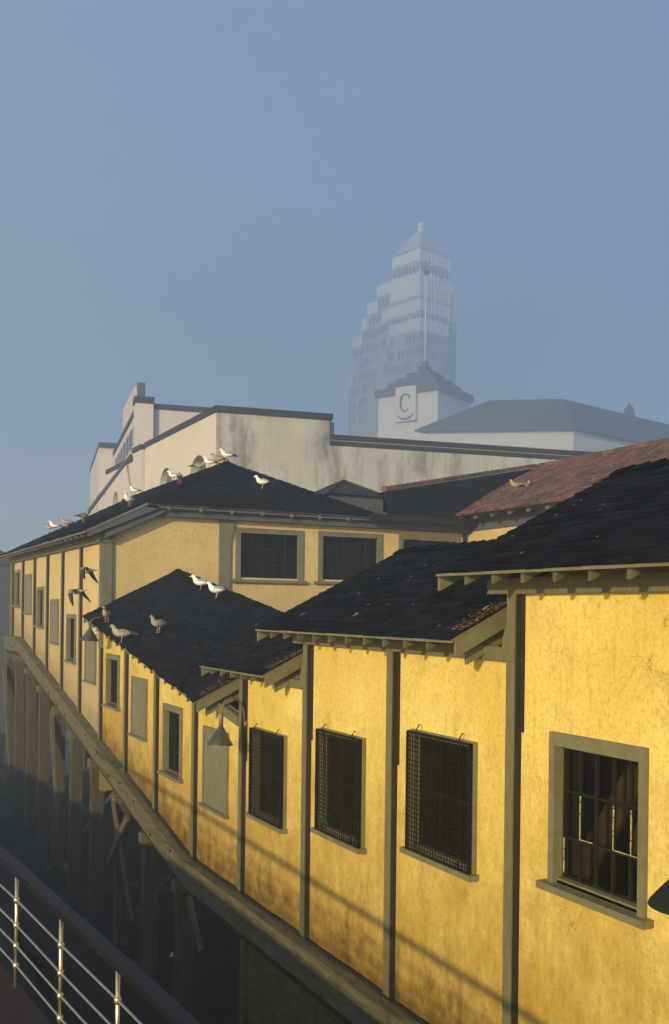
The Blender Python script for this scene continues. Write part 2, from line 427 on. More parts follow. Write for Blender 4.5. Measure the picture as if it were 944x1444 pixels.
for (a,b,z0,z1) in HW:
    m=MB(); f=.14
    m.box(a,a+f,YF-.05,YF+.06,z0,z1); m.box(b-f,b,YF-.05,YF+.06,z0,z1); m.box(a+f,b-f,YF-.047,YF+.06,z1-f,z1)
    m.box(a-.12,b+.09,YF-.12,YF+.08,z0-.08,z0)
    w=m.build('window',M['hallframe'],hall)
    m=MB()
    n=5
    for i in range(n+1):
        x=a+f+(b-a-2*f)*i/n; m.box(x-.016,x+.016,YF+.085,YF+.115,z0,z1-f)
    for j in range(4):
        z=z0+.02+(z1-f-z0-.04)*j/3; m.box(a+f,b-f,YF+.088,YF+.112,z-.02,z+.02)
    m.build('muntin',M['muntin'],w)
    m=MB(); m.box(a+f,b-f,YF+.118,YF+.124,z0,z1-f); m.build('pane',M['glass'],w)
    m=MB()
    for i in range(14):  # old curtain hung inside
        xa=a+f+(b-a-2*f)*i/14; xb=a+f+(b-a-2*f)*(i+1)/14
        ya=YF+.34+.05*math.sin(i*1.9); yb=YF+.34+.05*math.sin((i+1)*1.9)
        m.add([(xa,ya,z0),(xb,yb,z0),(xb,yb,z1-f),(xa,ya,z1-f)],[(0,1,2,3)])
    m.build('curtain',CURT if 'CURT' in globals() else globals().setdefault('CURT',simple('dingy_curtain',(.075,.068,.05),(.035,.03,.022),.9,2,.1,(8,8,.4))),w)
# posts on the front wall
def flare_post(xc,w,z0,z1):
    m=MB(); m.box(xc-w/2,xc+w/2,YF-.06,YF-.003,z0,z1)
    m.prism([(xc+w/2,YF-.06,z1-.75),(xc+w/2+.10,YF-.06,z1-.3),(xc+w/2+.12,YF-.06,z1),(xc+w/2,YF-.06,z1)],[(xc+w/2,YF-.003,z1-.75),(xc+w/2+.10,YF-.003,z1-.3),(xc+w/2+.12,YF-.003,z1),(xc+w/2,YF-.003,z1)])
    m.build('post',M['hallframe'],hall)
flare_post(9.22,.32,-.6,2.5)
m=MB(); m.box(5.915,6.19,YF-.09,YF+.12,-1.0,1.66); m.build('corner_post',M['hallframe'],hall)
m=MB(); m.box(5.85,6.25,YF-.14,YF+.14,1.66,1.93); m.build('post_cap',M['hallframe'],hall)
m=MB(); m.tube([(16.86,YF-.09,2.55),(16.86,YF-.09,-3)],.06,8); m.build('downpipe',M['conduit'],hall,True)

# --- posts along the water front
for i,y in enumerate(POST_Y):
    par=walk if i<8 else hall
    if i==8: zt=-.45
    elif i==1: zt=.19
    elif i==3: zt=-.47
    elif i==4: zt=-1.11
    elif i==0: zt=.19
    elif i==2: zt=-.47
    elif i<8: zt=top_z(y)-.02
    else: zt=1.72
    m=MB(); m.box(5.92,5.998,y-.068,y+.068,floor_z(y)-.06,zt)
    if i==14: m.box(5.93,5.997,38.75,38.9,floor_z(38.8),1.72)
    m.build('post',M['trim'],par)
    m=MB(); m.box(5.929,5.997,y-.088,y-.069,floor_z(y)-.05,zt-.01);  # dark strip added to paint shade on each post's near side
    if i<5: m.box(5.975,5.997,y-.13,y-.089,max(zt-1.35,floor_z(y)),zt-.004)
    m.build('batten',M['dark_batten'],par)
# bracket blocks where the roofs step
for y,z in ((7.785,-.47),(12.51,-1.10)):
    m=MB(); Q=[(y-.069,z),(y+.17,z),(y+.13,z+.10),(y+.075,z+.34),(y-.069,z+.34)]
    m.prism([(5.905,a,b) for a,b in Q],[(5.99,a,b) for a,b in Q])
    m.build('bracket',M['trim'],walk)

# --- windows on the water front
def sash(par,yc,hw,zt,zb,cols,rows,fw=.075,putty=False,mat='frame'):
    ft=.125
    m=MB(); a,b=yc-hw,yc+hw; xo=5.955; xi=6.07
    m.box(xo,xi,a,a+fw,zb,zt); m.box(xo,xi,b-fw,b,zb,zt); m.box(xo+.003,xi,a+fw,b-fw,zt-ft,zt)
    m.box(5.88,6.10,a-.075,b+.075,zb-.065,zb); m.box(6.0,6.074,a+fw+.001,b-fw-.001,zb+.001,zb+.05)
    w=m.build('window',M[mat],par)
    m=MB(); ya,yb=a+fw,b-fw; za,z2=zb,zt-ft
    m.box(6.075,6.11,ya,ya+.035,za,z2); m.box(6.075,6.11,yb-.035,yb,za,z2); m.box(6.076,6.11,ya+.035,yb-.035,za,za+.07); m.box(6.076,6.11,ya+.035,yb-.035,z2-.04,z2)
    for i in range(1,cols):
        y=ya+(yb-ya)*i/cols; m.box(6.078,6.108,y-.013,y+.013,za+.07,z2-.04)
    for j in range(1,rows):
        z=za+(z2-za)*j/rows; m.box(6.079,6.107,ya+.035,yb-.035,z-.013,z+.013)
    if putty:
        m.cur=1; dy=(yb-ya)/cols; dz=(z2-za)/rows
        def V(i,j,f0,f1):
            y=ya+dy*i; s=f0
            while s<f1:
                e=min(s+random.uniform(.05,.16),f1); wd=random.uniform(.007,.013)
                m.box(6.070,6.077,y-wd-.011,y-.011,za+dz*(j+s),za+dz*(j+e)); s=e+random.choice((0,0,.03))
        def H(i,j,f0,f1):
            z=za+dz*j; s=f0
            while s<f1:
                e=min(s+random.uniform(.1,.3),f1); wd=random.uniform(.006,.012)
                m.box(6.070,6.077,ya+dy*(i+s),ya+dy*(i+e),z+.013,z+.013+wd); s=e+random.choice((0,0,.04))
        V(5,0,.22,.98) ; H(4,0,.1,.9)
        V(4,1,.05,.97); H(3,1,.15,.95); V(2,1,.05,.95); H(1,1,.0,.95); V(1,1,.05,.95); H(0,1,.1,.95)
    m.build('muntin',[M['muntin'],M['putty']],w)
    m=MB(); m.box(6.109,6.114,ya+.003,yb-.003,za+.003,z2-.003); m.build('pane',M['glass'],w)
    return w
for k,(yc,hw,zt,zb,kind) in enumerate(WIN):
    par=walk if yc<24.5 else hall
    if kind=='sash':
        sash(par,yc,hw,zt,zb,5,3,putty=True)
    elif kind=='sash_small':
        w=sash(par,yc,hw,zt,zb,3,3,.085)
    elif kind=='shutter':
        m=MB(); a,b=yc-hw,yc+hw
        m.box(5.955,6.05,a,a+.075,zb,zt); m.box(5.955,6.05,b-.075,b,zb,zt); m.box(5.95,6.05,a+.075,b-.075,zt-.13,zt); m.box(5.90,6.06,a-.04,b+.04,zb-.05,zb)
        w=m.build('window',M['frame'],par)
        m=MB(); m.box(5.972,6.02,a+.078,b-.078,zb+.003,zt-.133); m.build('shutter',M['shutter'],w)
    else:
        m=MB(); a,b=yc-hw,yc+hw
        m.box(5.95,6.06,a,a+.06,zb,zt); m.box(5.95,6.06,b-.06,b,zb,zt); m.box(5.952,6.06,a+.06,b-.06,zt-.06,zt); m.box(5.87,6.06,a-.05,b+.07,zb-.06,zb); m.box(5.99,6.072,a+.061,b-.061,zb+.001,zb+.05)
        w=m.build('window',M['frame'],par)
        m=MB()
        for i in range(0,4):
            y=a+.06+(b-a-.12)*i/3; m.box(6.078,6.108,y-.02,y+.02,zb,zt-.06)
        for j in range(0,3):
            z=zb+.02+(zt-.08-zb)*j/2; m.box(6.079,6.107,a+.06,b-.06,z-.02,z+.02)
        m.build('muntin',M['muntin'],w)
        m=MB(); m.box(6.109,6.114,a+.06,b-.06,zb,zt-.06); m.build('pane',M['glass'],w)
        m=MB(); xo=5.905; n=22; t=.0042
        ya,yb,za,z2=a+.02,b-.02,zb+.0,zt-.02
        nz=25
        for i in range(n+1):
            y=ya+(yb-ya)*i/n; r=.012 if i in (0,n) else t
            m.box(xo-r,xo+r,y-r,y+r,za,z2); m.box(xo,5.95,y-t,y+t,z2-t,z2+t)
        for j in range(nz+1):
            z=za+(z2-za)*j/nz; r=.012 if j in (0,nz) else t
            m.box(xo-r+.0012,xo+r+.0012,ya,yb,z-r,z+r)
            m.box(xo,5.95,ya-t,ya+t,z-t,z+t); m.box(xo,5.95,yb-t,yb+t,z-t,z+t)
        for j in (1,2):
            x=xo+.016*j
            m.box(x-t,x+t,ya-t,ya+t+.001,za,z2); m.box(x-t,x+t,yb-t,yb+t+.001,za,z2); m.box(x-t,x+t,ya,yb,z2-t,z2+t+.001)
        for y in (ya+.18,yb-.2):
            m.tube([(xo,y,z2-.08),(xo-.01,y,z2+.03),(xo+.03,y,z2+.09),(xo+.05,y,z2+.09)],.007,6)
            m.tube([(xo-.005,y,za+.1),(xo-.01,y,za-.06),(xo+.03,y,za-.07)],.008,6)
        m.build('grille',M['rust'],w)
# timber bars added behind the near sash, imitating ship parts mirrored in glass
m=MB(); m.bar((6.52,7.62,-2.85),(6.50,6.35,-1.0),.24,.06,(1,0,0)); m.bar((6.75,6.95,-2.3),(6.7,6.5,-1.1),.1,.05,(1,0,0)); m.build('inner_brace',M['timber'],walk)

# --- base beam: capped ledge and two boards, with splice joints, following the ramp
def base_beam(y0,y1,par):
    ys=[y for y in (y0,17.4,36.3,y1) if y0<=y<=y1]
    def run(x0,x1,dz0,dz1,name,mat):
        m=MB()
        segs=[]
        for a,b in zip(ys[:-1],ys[1:]):
            n=max(1,round((b-a)/4.8)); segs+=[(a+(b-a)*i/n,a+(b-a)*(i+1)/n) for i in range(n)]
        for a,b in segs:
            a2=a+.006; ext=0
            A=floor_z(a); B=floor_z(b)
            j=random.uniform(-.006,.006)
            m.prism([(x0+j,a2,A+dz0),(x1,a2,A+dz0),(x1,a2,A+dz1),(x0+j,a2,A+dz1)],[(x0+j,b,B+dz0),(x1,b,B+dz0),(x1,b,B+dz1),(x0+j,b,B+dz1)])
        m.build(name,mat,par)
    run(5.76,5.995,-.075,-.01,'ledge',M['beam'])
    run(5.80,6.0,-.27,-.08,'base_beam',M['beam'])
    run(5.825,6.0,-.53,-.275,'base_beam',M['beam'])
    run(5.88,6.3,-.66,-.535,'sill_beam',M['dark_batten'])
base_beam(2.9,24.57,walk); base_beam(24.57,39.3,hall)
# bolts on the beam
m=MB()
for i in range(17):
    y=18.2+i*1.2+random.uniform(-.2,.2); z=floor_z(y)-random.choice((.17,.40)); m.lathe((5.80,y,z),(-1,0,0),[(0,.03),(.025,.026),(.03,.001)],8)
m.build('bolt',M['dark_batten'],walk)
# black service cable running along the foot of the wall
pts=[]
for i in range(60):
    y=4+i*.3; pts.append((5.90+.004*math.sin(i*1.7),y,floor_z(y)+.03+.008*math.sin(i*.9)))
m=MB(); m.tube(pts,.015,6)
o=m.build('service_cable',M['conduit'],None,True); tag(o,'black cable running along the ledge at the foot of the yellow wall','cable')
# skirt boards under the near part
m=MB(); y=2.9
while y<14.75:
    w=.19; j=random.uniform(-.006,.006); m.box(6.03+j,6.07+j,y+.004,min(y+w,14.75)-.004,-8.05,-5.17); y+=w
m.build('skirt',M['beam'],walk)
m=MB(); m.box(5.96,6.11,14.76,14.95,-8.05,-5.17); m.build('skirt_post',M['beam'],walk)
m=MB(); m.box(5.97,6.02,10.9,11.1,-8.05,-5.17); m.build('skirt_post',M['beam'],walk)
# piles under both
PILE_Y=[18.0,20.29,22.6,25.1,27.5,29.84,32.3,34.6,36.96,39.1]
for r,(xr) in enumerate((5.86,9.2,12.6)):
    for i,y in enumerate(PILE_Y):
        par=walk if y<24.5 else hall
        if r==2 and y<24.5: continue
        zt=floor_z(y)-.66; w=.15
        m=MB(); j=random.uniform(-.03,.03); x=xr+.16
        m.prism([(x-w+j,y-w,-8.3),(x+w+j,y-w,-8.3),(x+w+j,y+w,-8.3),(x-w+j,y+w,-8.3)],[(x-w,y-w,zt-.22),(x+w,y-w,zt-.22),(x+w,y+w,zt-.22),(x-w,y+w,zt-.22)])
        m.build('pile',M['pile'],par)
        m=MB(); m.box(x-.22,x+ (.6 if r<2 else .3),y-.13,y+.13,zt-.218,zt-.004); m.build('pile_cap',M['beam'],par)
for par,a,b in ((walk,(5.74,21.15,-4.6),(5.72,22.7,-5.95)),(walk,(5.78,22.5,-4.5),(5.9,21.2,-6.9)),(walk,(5.74,16.9,-5.2),(5.74,16.2,-5.95)),(hall,(5.74,29.7,-3.2),(5.78,28.7,-6.4)),
      (hall,(5.72,38.9,-2.2),(5.8,37.6,-6.2)),(hall,(6.3,39.0,-4.0),(6.3,34.6,-5.6)),(hall,(6.4,34.5,-3.4),(9.2,34.5,-7.4)),(hall,(6.4,29.8,-7.2),(9.2,29.8,-3.8)),(walk,(6.4,22.7,-7.2),(9.2,22.7,-4.6)),(hall,(6.4,25.2,-4.2),(9.2,25.2,-7.4))):
    m=MB(); m.bar(a,b,.055,.17,(0,1,0)); m.build('brace',M['brace'],par)

# --- eave beams (plates)
def plate(y0,z0,y1,z1,h,par,x0=5.925,x1=5.998):
    m=MB(); m.prism([(x0,y0,z0),(x1,y0,z0),(x1,y0,z0+h),(x0,y0,z0+h)],[(x0,y1,z1),(x1,y1,z1),(x1,y1,z1+h),(x0,y1,z1+h)]); m.build('eave_beam',M['trim'],par)
plate(2.9,.19,8.19,.19,.155,walk); plate(7.95,-.475,12.95,-.475,.135,walk,5.93); plate(12.65,-1.12,15.4,-1.12,.12,walk,5.93)
plate(15.1,top_z(15.1)-.1,24.45,top_z(24.45)-.1,.16,walk)
plate(24.72,1.66,39.15,1.66,.45,hall,5.90)

# --- gable roofs of the walkway
RUN=2.40; SL=.5
def gable(y0,y1,ez0,ez1,ragged=.005,eX=5.50):
    """eave height ez0 at y0 (near), ez1 at y1 (far)"""
    xr=eX+RUN; h=RUN*SL
    L=[(eX,y1,ez1),(eX,y0,ez0),(xr,y0,ez0+h),(xr,y1,ez1+h)]
    Rr=[(2*xr-eX,y0,ez0),(2*xr-eX,y1,ez1),(xr,y1,ez1+h),(xr,y0,ez0+h)]
    m=slab(L,.03); roof=m.build('roof',M['trim'],walk)
    m2=slab(Rr,.03); m2.build('roof_deck',M['trim'],roof)
    m=MB(); shingles(m,L,0,ragged=ragged); shingles(m,Rr,0); caps(m,(xr,y1,ez1+h+.02),(xr,y0,ez0+h+.02))
    m.build('shingles',M['shingle'],roof)
    # thin moulding under the shingle butts
    m=MB(); m.prism([(eX-.018,y0,ez0-.045),(eX+.0,y0,ez0-.045),(eX+.0,y0,ez0-.006),(eX-.018,y0,ez0-.006)],[(eX-.018,y1,ez1-.045),(eX,y1,ez1-.045),(eX,y1,ez1-.006),(eX-.018,y1,ez1-.006)])
    m.build('eave_moulding',M['frame'],roof)
    n=max(2,round((y1-y0)/.46))
    for i in range(n+1):
        y=y0+.05+(y1-y0-.10)*i/n; ez=ez0+(ez1-ez0)*(y-y0)/(y1-y0)
        if i in(0,n) : continue
        zc=ez-.036
        m=MB(); a0,a1=eX+.012,6.16; 
        m.prism([(a0,y-.025,zc-.105+.006),(a1,y-.025,zc-.105+(a1-eX)*SL),(a1,y-.025,zc+(a1-eX)*SL),(a0,y-.025,zc+.006)],[(a0,y+.025,zc-.105+.006),(a1,y+.025,zc-.105+(a1-eX)*SL),(a1,y+.025,zc+(a1-eX)*SL),(a0,y+.025,zc+.006)])
        m.build('rafter',M['rafter'],roof)
    # barge boards
    for yy,ez,sgn in ((y0,ez0,-1),(y1,ez1,1)):
        for k,(o,hh,x1) in enumerate(((0,.17,xr),(.0,.34,xr))):
            if sgn>0 and k: continue
            yb=yy-sgn*(.0+k*.10); zt=-.034 if k==0 else -.21; zb=-.20 if k==0 else -.38
            xa=eX+.02 if k==0 else eX+.22
            P=[(xa,ez+zb+(xa-eX)*SL),(x1,ez+h+zb),(x1,ez+h+zt),(xa,ez+zt+(xa-eX)*SL)]
            m=MB(); m.prism([(p[0],yb-.02,p[1]) for p in P],[(p[0],yb+.02,p[1]) for p in P]); m.build('barge_board',M['frame'],roof)
    m=MB(); nn=int((y1-y0)*5)
    for _ in range(nn):
        u=random.uniform(.1,.93)*RUN; fy=random.random(); y=y0+.1+fy*(y1-y0-.2); ez=ez0+(ez1-ez0)*fy
        nrm=Vector((-SL,0,1)).normalized(); dn=Vector((-1,0,-SL)).normalized(); sx=Vector((0,1,0))
        c=Vector((eX+u,y,ez+u*SL))+nrm*.034; r=random.uniform(.005,.014); st=random.choice((1,1,1.3,2.2,4.5))
        k=7; off=[random.uniform(.6,1.25) for _ in range(k)]
        m.add([c+sx*(r*off[i]*math.cos(6.283*i/k))+dn*(r*st*off[i]*math.sin(6.283*i/k)) for i in range(k)],[tuple(range(k))])
    o=m.build('droppings',M['splat'],roof); o['kind']='stuff'
    # dry moss caught along the near verge
    m=MB()
    for _ in range(420 if y0>3 else 60):
        a=abs(random.gauss(0,.17)); x=eX+random.uniform(.12,.85); s=random.uniform(.006,.020)*(1.1-min(a,.5))
        p=Vector((x,y0+.02+a,ez0+(x-eX)*SL+.022+(ez1-ez0)/(y1-y0)*a)); d=[Vector((random.uniform(-1,1),random.uniform(-1,1),random.uniform(0,.8)))*s for _ in range(4)]
        m.add([p+q for q in d],[(0,1,2),(0,2,3),(0,3,1),(1,3,2)])
    o=m.build('moss_debris',M['moss'],roof); o['kind']='stuff'
    return roof
gable(2.6,8.47,.41,.41)
gable(8.16,13.29,-.262,-.262)
gable(13.0,15.73,-.93,-.93)
gable(15.96,24.555,-.19-.16*(24.6-15.96),-.19-.16*(24.6-24.555),.03)

# --- hall roof
eX,eZ=5.45,1.91; y0,y1=24.15,39.2; rx=10.35; rz=eZ+(rx-eX)*.5; hx=7.0; hz=eZ+(hx-eX)*.5; pk=(rx,y0+(rx-hx),rz); hx2=2*rx-hx
left=[(eX,y1,eZ),(eX,y0,eZ),(hx,y0,hz),pk,(rx,y1,rz)]
front=[(hx,y0,hz),(hx2,y0,hz),pk]
right=[(hx2,y0,hz),(hx2,y1,hz),(rx,y1,rz),pk]
roof=slab(left,.05).build('roof',M['hallframe'],hall)
slab(front,.05).build('roof_deck',M['hallframe'],roof); slab(right,.05).build('roof_deck',M['hallframe'],roof)
m=MB(); shingles(m,left,0,.17,(.16,.34),.014,.012,.02); shingles(m,front,0,.17,(.16,.34),.014,.012,.02); shingles(m,right,0,.17,(.2,.4),.014,.012,.02)
for a,b in ((pk,(rx,y1,rz)),((hx,y0,hz),pk),((hx2,y0,hz),pk)): caps(m,Vector(a)+Vector((0,0,.03)),Vector(b)+Vector((0,0,.03)),.26,.14)
m.build('shingles',M['shingle_hall'],roof)
# flat deck and gutter to the right of the clipped gable
m=MB(); m.box(13.72,17.0,24.06,39.0,2.60,2.68); m.build('flat_roof',M['coping'],hall)
m=MB(); m.box(13.3,17.15,23.88,24.05,2.56,2.72); m.box(13.3,17.15,23.86,23.90,2.72,2.745); m.build('gutter',M['conduit'],hall)
m=MB(); m.box(13.9,16.9,24.3,24.34,2.681,2.83); m.build('parapet_board',M['shutter'],hall)
# boxed dark eave on the front and the raking soffit to its left
m=MB(); m.box(7.35,17.05,24.33,24.566,2.38,2.60); m.build('fascia',M['slate'],hall)
m=MB(); m.box(7.0,13.7,24.17,24.5,2.56,2.615); m.build('soffit',M['slate'],hall)
m=MB(); m.prism([(5.5,24.17,1.75),(7.3,24.17,2.55),(7.3,24.17,2.68),(7.0,24.17,2.68),(5.5,24.17,1.925)],[(5.5,24.23,1.75),(7.3,24.23,2.55),(7.3,24.23,2.68),(7.0,24.23,2.68),(5.5,24.23,1.925)])
m.build('barge_board',M['slate'],roof)
m=MB(); m.prism([(5.95,24.25,1.74),(7.5,24.25,2.48),(7.5,24.25,2.60),(7.1,24.25,2.60),(5.95,24.25,2.06)],[(5.95,24.56,1.74),(7.5,24.56,2.48),(7.5,24.56,2.60),(7.1,24.56,2.60),(5.95,24.56,2.06)]); m.build('soffit',M['slate'],hall)
for i in range(8):
    x=7.55+i*.86
    m=MB(); m.bar((x,24.12,hz-.135),(x,24.5,hz+.03),.075,.075); m.build('rafter',M['shutter'],roof)
for i in range(22):
    y=24.8+i*.66
    m=MB(); m.bar((eX+.02,y,eZ-.10),(6.1,y,eZ+.22),.05,.1); m.build('rafter',M['trim'],roof)
m=MB(); m.box(eX-.02,eX,y0,y1,eZ-.06,eZ-.008); m.build('eave_moulding',M['hallframe'],roof)
# cupola behind the clipped gable
m=MB(); m.box(13.15,14.95,26.1,27.9,2.68,3.5); cup=m.build('cupola',M['slate'],hall)
m=MB(); a=[(13.0,25.95,3.5),(15.1,25.95,3.5),(15.1,28.05,3.5),(13.0,28.05,3.5)]; ap=(14.05,27.0,4.06)
m.add(a+[ap],[(0,1,4),(1,2,4),(2,3,4),(3,0,4),(3,2,1,0)])
for p in a: m.bar(Vector(p)+Vector((0,0,.02)),Vector(ap)+Vector((0,0,.02)),.06,.03)
m.build('cupola_roof',M['coping'],cup)
# dark roof slope behind the gutter with a line of ridge tiles
q=[(13.95,24.1,2.76),(16.7,24.1,2.78),(19.3,24.75,4.5),(23.5,29.5,5.5),(14.8,25.8,3.65)]
def ridge_tiles(mb,a,b,r=.13,step=.36,rng=random):
    a,b=Vector(a),Vector(b); n=max(1,int((b-a).length/step)); d=(b-a)/n; sd=d.cross(Vector((0,0,1))).normalized(); up=sd.cross(d).normalized()
    if up.z<0: up=-up
    for i in range(n):
        p=a+d*i; q_=p+d*1.12; mb.t=rng.random(); k=6
        l0=[p+sd*r*math.cos(math.pi*j/k)+up*r*math.sin(math.pi*j/k)*1.1 for j in range(k+1)]
        l1=[q_+sd*r*.82*math.cos(math.pi*j/k)+up*r*.82*math.sin(math.pi*j/k)*1.1 for j in range(k+1)]
        mb.add(l0+l1,[(j,j+1,k+2+j,k+1+j) for j in range(k)]+[tuple(range(k,-1,-1))])
m=MB()
back=[(14.8,25.8,3.65),(23.5,29.5,5.5),(21.,36.,2.7),(14.,33.,2.7)]
m.add(q,[(0,1,2,4),(2,3,4)]); m.add(back,[(0,1,2,3)])
rr=m.build('rear_roof',M['shingle_hall'],hall)
m=MB(); ridge_tiles(m,(14.8,25.8,3.66),(23.5,29.5,5.52),.13,.4); m.build('ridge_tiles',M['tile'],rr)

# ================================================================= RED TILED WING
wing=empty('tiled_wing',(18,16,-4.6)); tag(wing,'low yellow wing under a mossy red tile roof, right of the hall','wing')
wx,wz,wr=16.35,2.85,19.7; wrz=wz+(wr-wx)*.51
m=MB()
m.box(17.0,17.2,5,YF-.005,-4.6,.85); m.box(17.0,17.2,5,YF-.005,2.1,2.62)
for a,b in ((5,21.85),(23.35,YF-.005)): m.box(17.001,17.199,a,b,.85,2.1)
m.build('wall',M['stucco_hall'],wing)
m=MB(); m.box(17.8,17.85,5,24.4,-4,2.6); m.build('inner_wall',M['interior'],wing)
m=MB(); m.box(16.95,17.05,21.85,21.97,.85,2.1); m.box(16.95,17.05,23.23,23.35,.85,2.1); m.box(16.952,17.05,21.97,23.23,1.98,2.1); w=m.build('window',M['hallframe'],wing)
m=MB()
for i in range(1,4): m.box(17.07,17.09,21.97+i*.315-.014,21.97+i*.315+.014,.85,1.98)
m.build('muntin',M['muntin'],w)
m=MB(); m.box(17.095,17.10,21.97,23.23,.85,1.98); m.build('pane',M['glass'],w)
Lw=[(wx,24.4,wz),(wx,5,wz),(wr,5,wrz),(wr,24.4,wrz)]
roof=slab(Lw,.05).build('roof',M['coping'],wing)
slab([(2*wr-wx,5,wz),(2*wr-wx,24.4,wz),(wr,24.4,wrz),(wr,5,wrz)],.05).build('roof_deck',M['tile'],roof)
m=MB(); E=Vector((0,-1,0)); U=Vector((wr-wx,0,wrz-wz)); S=U.length; U.normalize(); N=E.cross(U); N=N if N.z>0 else -N
ex=.30; cw=.235
for r in range(int(S/ex)+1):
    for c in range(int(19.4/cw)):
        O=Vector((wx,24.4,wz))+E*(c*cw+cw/2+random.uniform(-.008,.008))+U*(r*ex-.04+random.uniform(-.012,.012))
        m.t=random.random(); k=4; rad=cw*.5; hgt=.08
        lo=[O+E*rad*math.cos(math.pi*j/k)*-1+N*(hgt*math.sin(math.pi*j/k)+.02) for j in range(k+1)]
        hi=[O+U*(ex+.05)+E*rad*.92*math.cos(math.pi*j/k)*-1+N*(hgt*.8*math.sin(math.pi*j/k)+.001) for j in range(k+1)]
        m.add(lo+hi,[(j,j+1,k+2+j,k+1+j) for j in range(k)]+[tuple(range(k,-1,-1))])
ridge_tiles(m,(wr,24.5,wrz+.02),(wr,5,wrz+.02),.14,.42)
ridge_tiles(m,(wx,24.42,wz+.02),(wr,24.42,wrz+.02),.09,.36)
m.build('roof_tiles',M['tile'],roof)
for i in range(24):
    y=24.1-i*.8
    m=MB(); m.bar((wx+.02,y,wz-.11),(17.0,y,wz+.18),.07,.08); m.build('rafter',M['hallframe'],roof)
m=MB(); m.box(16.94,16.998,5,24.38,2.45,3.10); m.build('eave_beam',M['slate'],wing)

# ================================================================= LAMPS
def gooseneck(name,foot,shade_top,arm,shade_prof,axis,mat,label,rp=.016):
    t=empty(name,foot); tag(t,label,'lamp',)
    m=MB(); m.tube(arm,rp,8); m.build('arm',M['trim'] if mat!='lampdark' else M['lampdark'],t,True)
    m=MB(); m.lathe(foot,(-1,0,0),[(0,.05),(.03,.045),(.03,.001)],10); m.build('wall_plate',M['trim'],t,True)
    m=MB(); m.lathe(shade_top,axis,shade_prof,24)
    m.lathe(shade_top,axis,[(a+ .003,max(r-.006,.001)) for a,r in shade_prof],24)
    m.build('shade',M[mat],t,True)
    m=MB(); st=Vector(shade_top)+Vector(axis).normalized()*(shade_prof[-1][0]-.12); m.lathe(st,axis,[(-.03,.012),(0,.03),(.05,.042),(.09,.03),(.105,.002)],12); m.build('bulb',M['gwhite'],t,True)
    return t
def arc(a,b,up,n=14,side=Vector((0,0,1))):
    a,b=Vector(a),Vector(b); return [a.lerp(b,i/n)+side*up*math.sin(math.pi*i/n) for i in range(n+1)]
PROF=[(0,.028),(.02,.03),(.20,.036),(.235,.06),(.30,.095),(.42,.165),(.475,.205),(.49,.208)]
AX=(-.06,-.04,-1)
gooseneck('wall_lamp',(5.98,14.86,-1.85),(5.45,14.56,-1.64),[(5.97,14.86,-1.85),(5.93,14.84,-1.62),(5.82,14.78,-1.46),(5.66,14.68,-1.40),(5.52,14.60,-1.45),(5.455,14.56,-1.56),(5.45,14.56,-1.70)],PROF,AX,'lampgreen','olive gooseneck lamp beside a closed shutter, under the lower edge of the sloping roof')
gooseneck('wall_lamp',(5.98,23.75,-.62),(5.45,23.55,-.34),[(5.97,23.75,-.62),(5.93,23.72,-.40),(5.80,23.67,-.26),(5.65,23.62,-.22),(5.52,23.58,-.25),(5.455,23.55,-.33),(5.45,23.55,-.42)],[(0,.028),(.02,.03),(.17,.04),(.205,.07),(.27,.11),(.38,.18),(.43,.23),(.445,.232)],AX,'lampgreen','small distant gooseneck lamp half hidden under the eave below the gulls')
gooseneck('wall_lamp',(5.98,4.75,-1.35),(5.06,4.70,-1.55),[(5.97,4.75,-1.35),(5.85,4.75,-1.15),(5.6,4.74,-1.03),(5.3,4.73,-1.05),(5.13,4.71,-1.2),(5.07,4.70,-1.4),(5.06,4.70,-1.60)],[(0,.03),(.12,.045),(.17,.075),(.25,.15),(.33,.215),(.37,.245),(.39,.25)],(-.02,.02,-1),'lampdark','dark green lamp shade cut by the right edge beside the near window')

# ================================================================= SHIP (the viewer stands on it)
ship=empty('ship',(-2,10,-3.4)); tag(ship,'ship side with a red deck edge and dark wooden handrail, lower left','ship')
def edge_x(y):  # deck edge
    pts=[(-12,2.9),(0,2.65),(4,2.33),(6.04,2.03),(7.11,1.88),(8.26,1.70),(9.43,1.53),(14,.75),(20,-.35),(28,-1.9),(38,-4.2),(46,-6.6)]
    for (a,x0),(b,x1) in zip(pts[:-1],pts[1:]):
        if a<=y<=b: return x0+(x1-x0)*(y-a)/(b-a)
    return pts[-1][1]
def deck_z(y): return -3.56+.055*(y-9.43) if y<14 else -3.56+.055*4.57
ys=[-12,0,4,6.04,7.11,8.26,9.43,14,20,28,38,46]
m=MB()
for a,b in zip(ys[:-1],ys[1:]):
    m.prism([(-9,a,-8.3),(edge_x(a)+.10,a,-8.3),(edge_x(a)+.02,a,deck_z(a)-.02),(-9,a,deck_z(a)-.02)],[(-9,b,-8.3),(edge_x(b)+.10,b,-8.3),(edge_x(b)+.02,b,deck_z(b)-.02),(-9,b,deck_z(b)-.02)])
m.build('hull',M['hull'],ship)
m=MB()
for a,b in zip(ys[:-1],ys[1:]):
    m.prism([(-9,a,deck_z(a)-.015),(edge_x(a)+.04,a,deck_z(a)-.015),(edge_x(a)+.04,a,deck_z(a)+.03),(-9,a,deck_z(a)+.03)],[(-9,b,deck_z(b)-.015),(edge_x(b)+.04,b,deck_z(b)-.015),(edge_x(b)+.04,b,deck_z(b)+.03),(-9,b,deck_z(b)+.03)])
m.build('deck',M['deckred'],ship)
SY=[3.5,4.7,5.93,7.114,8.26,9.428,10.6,11.8,13.0,14.2,15.4]
m=MB(); P=[(edge_x(y),y,-2.43+.068*(y-9.43)) for y in [2,4,6.04,7.11,8.26,9.43,12,14,20]]
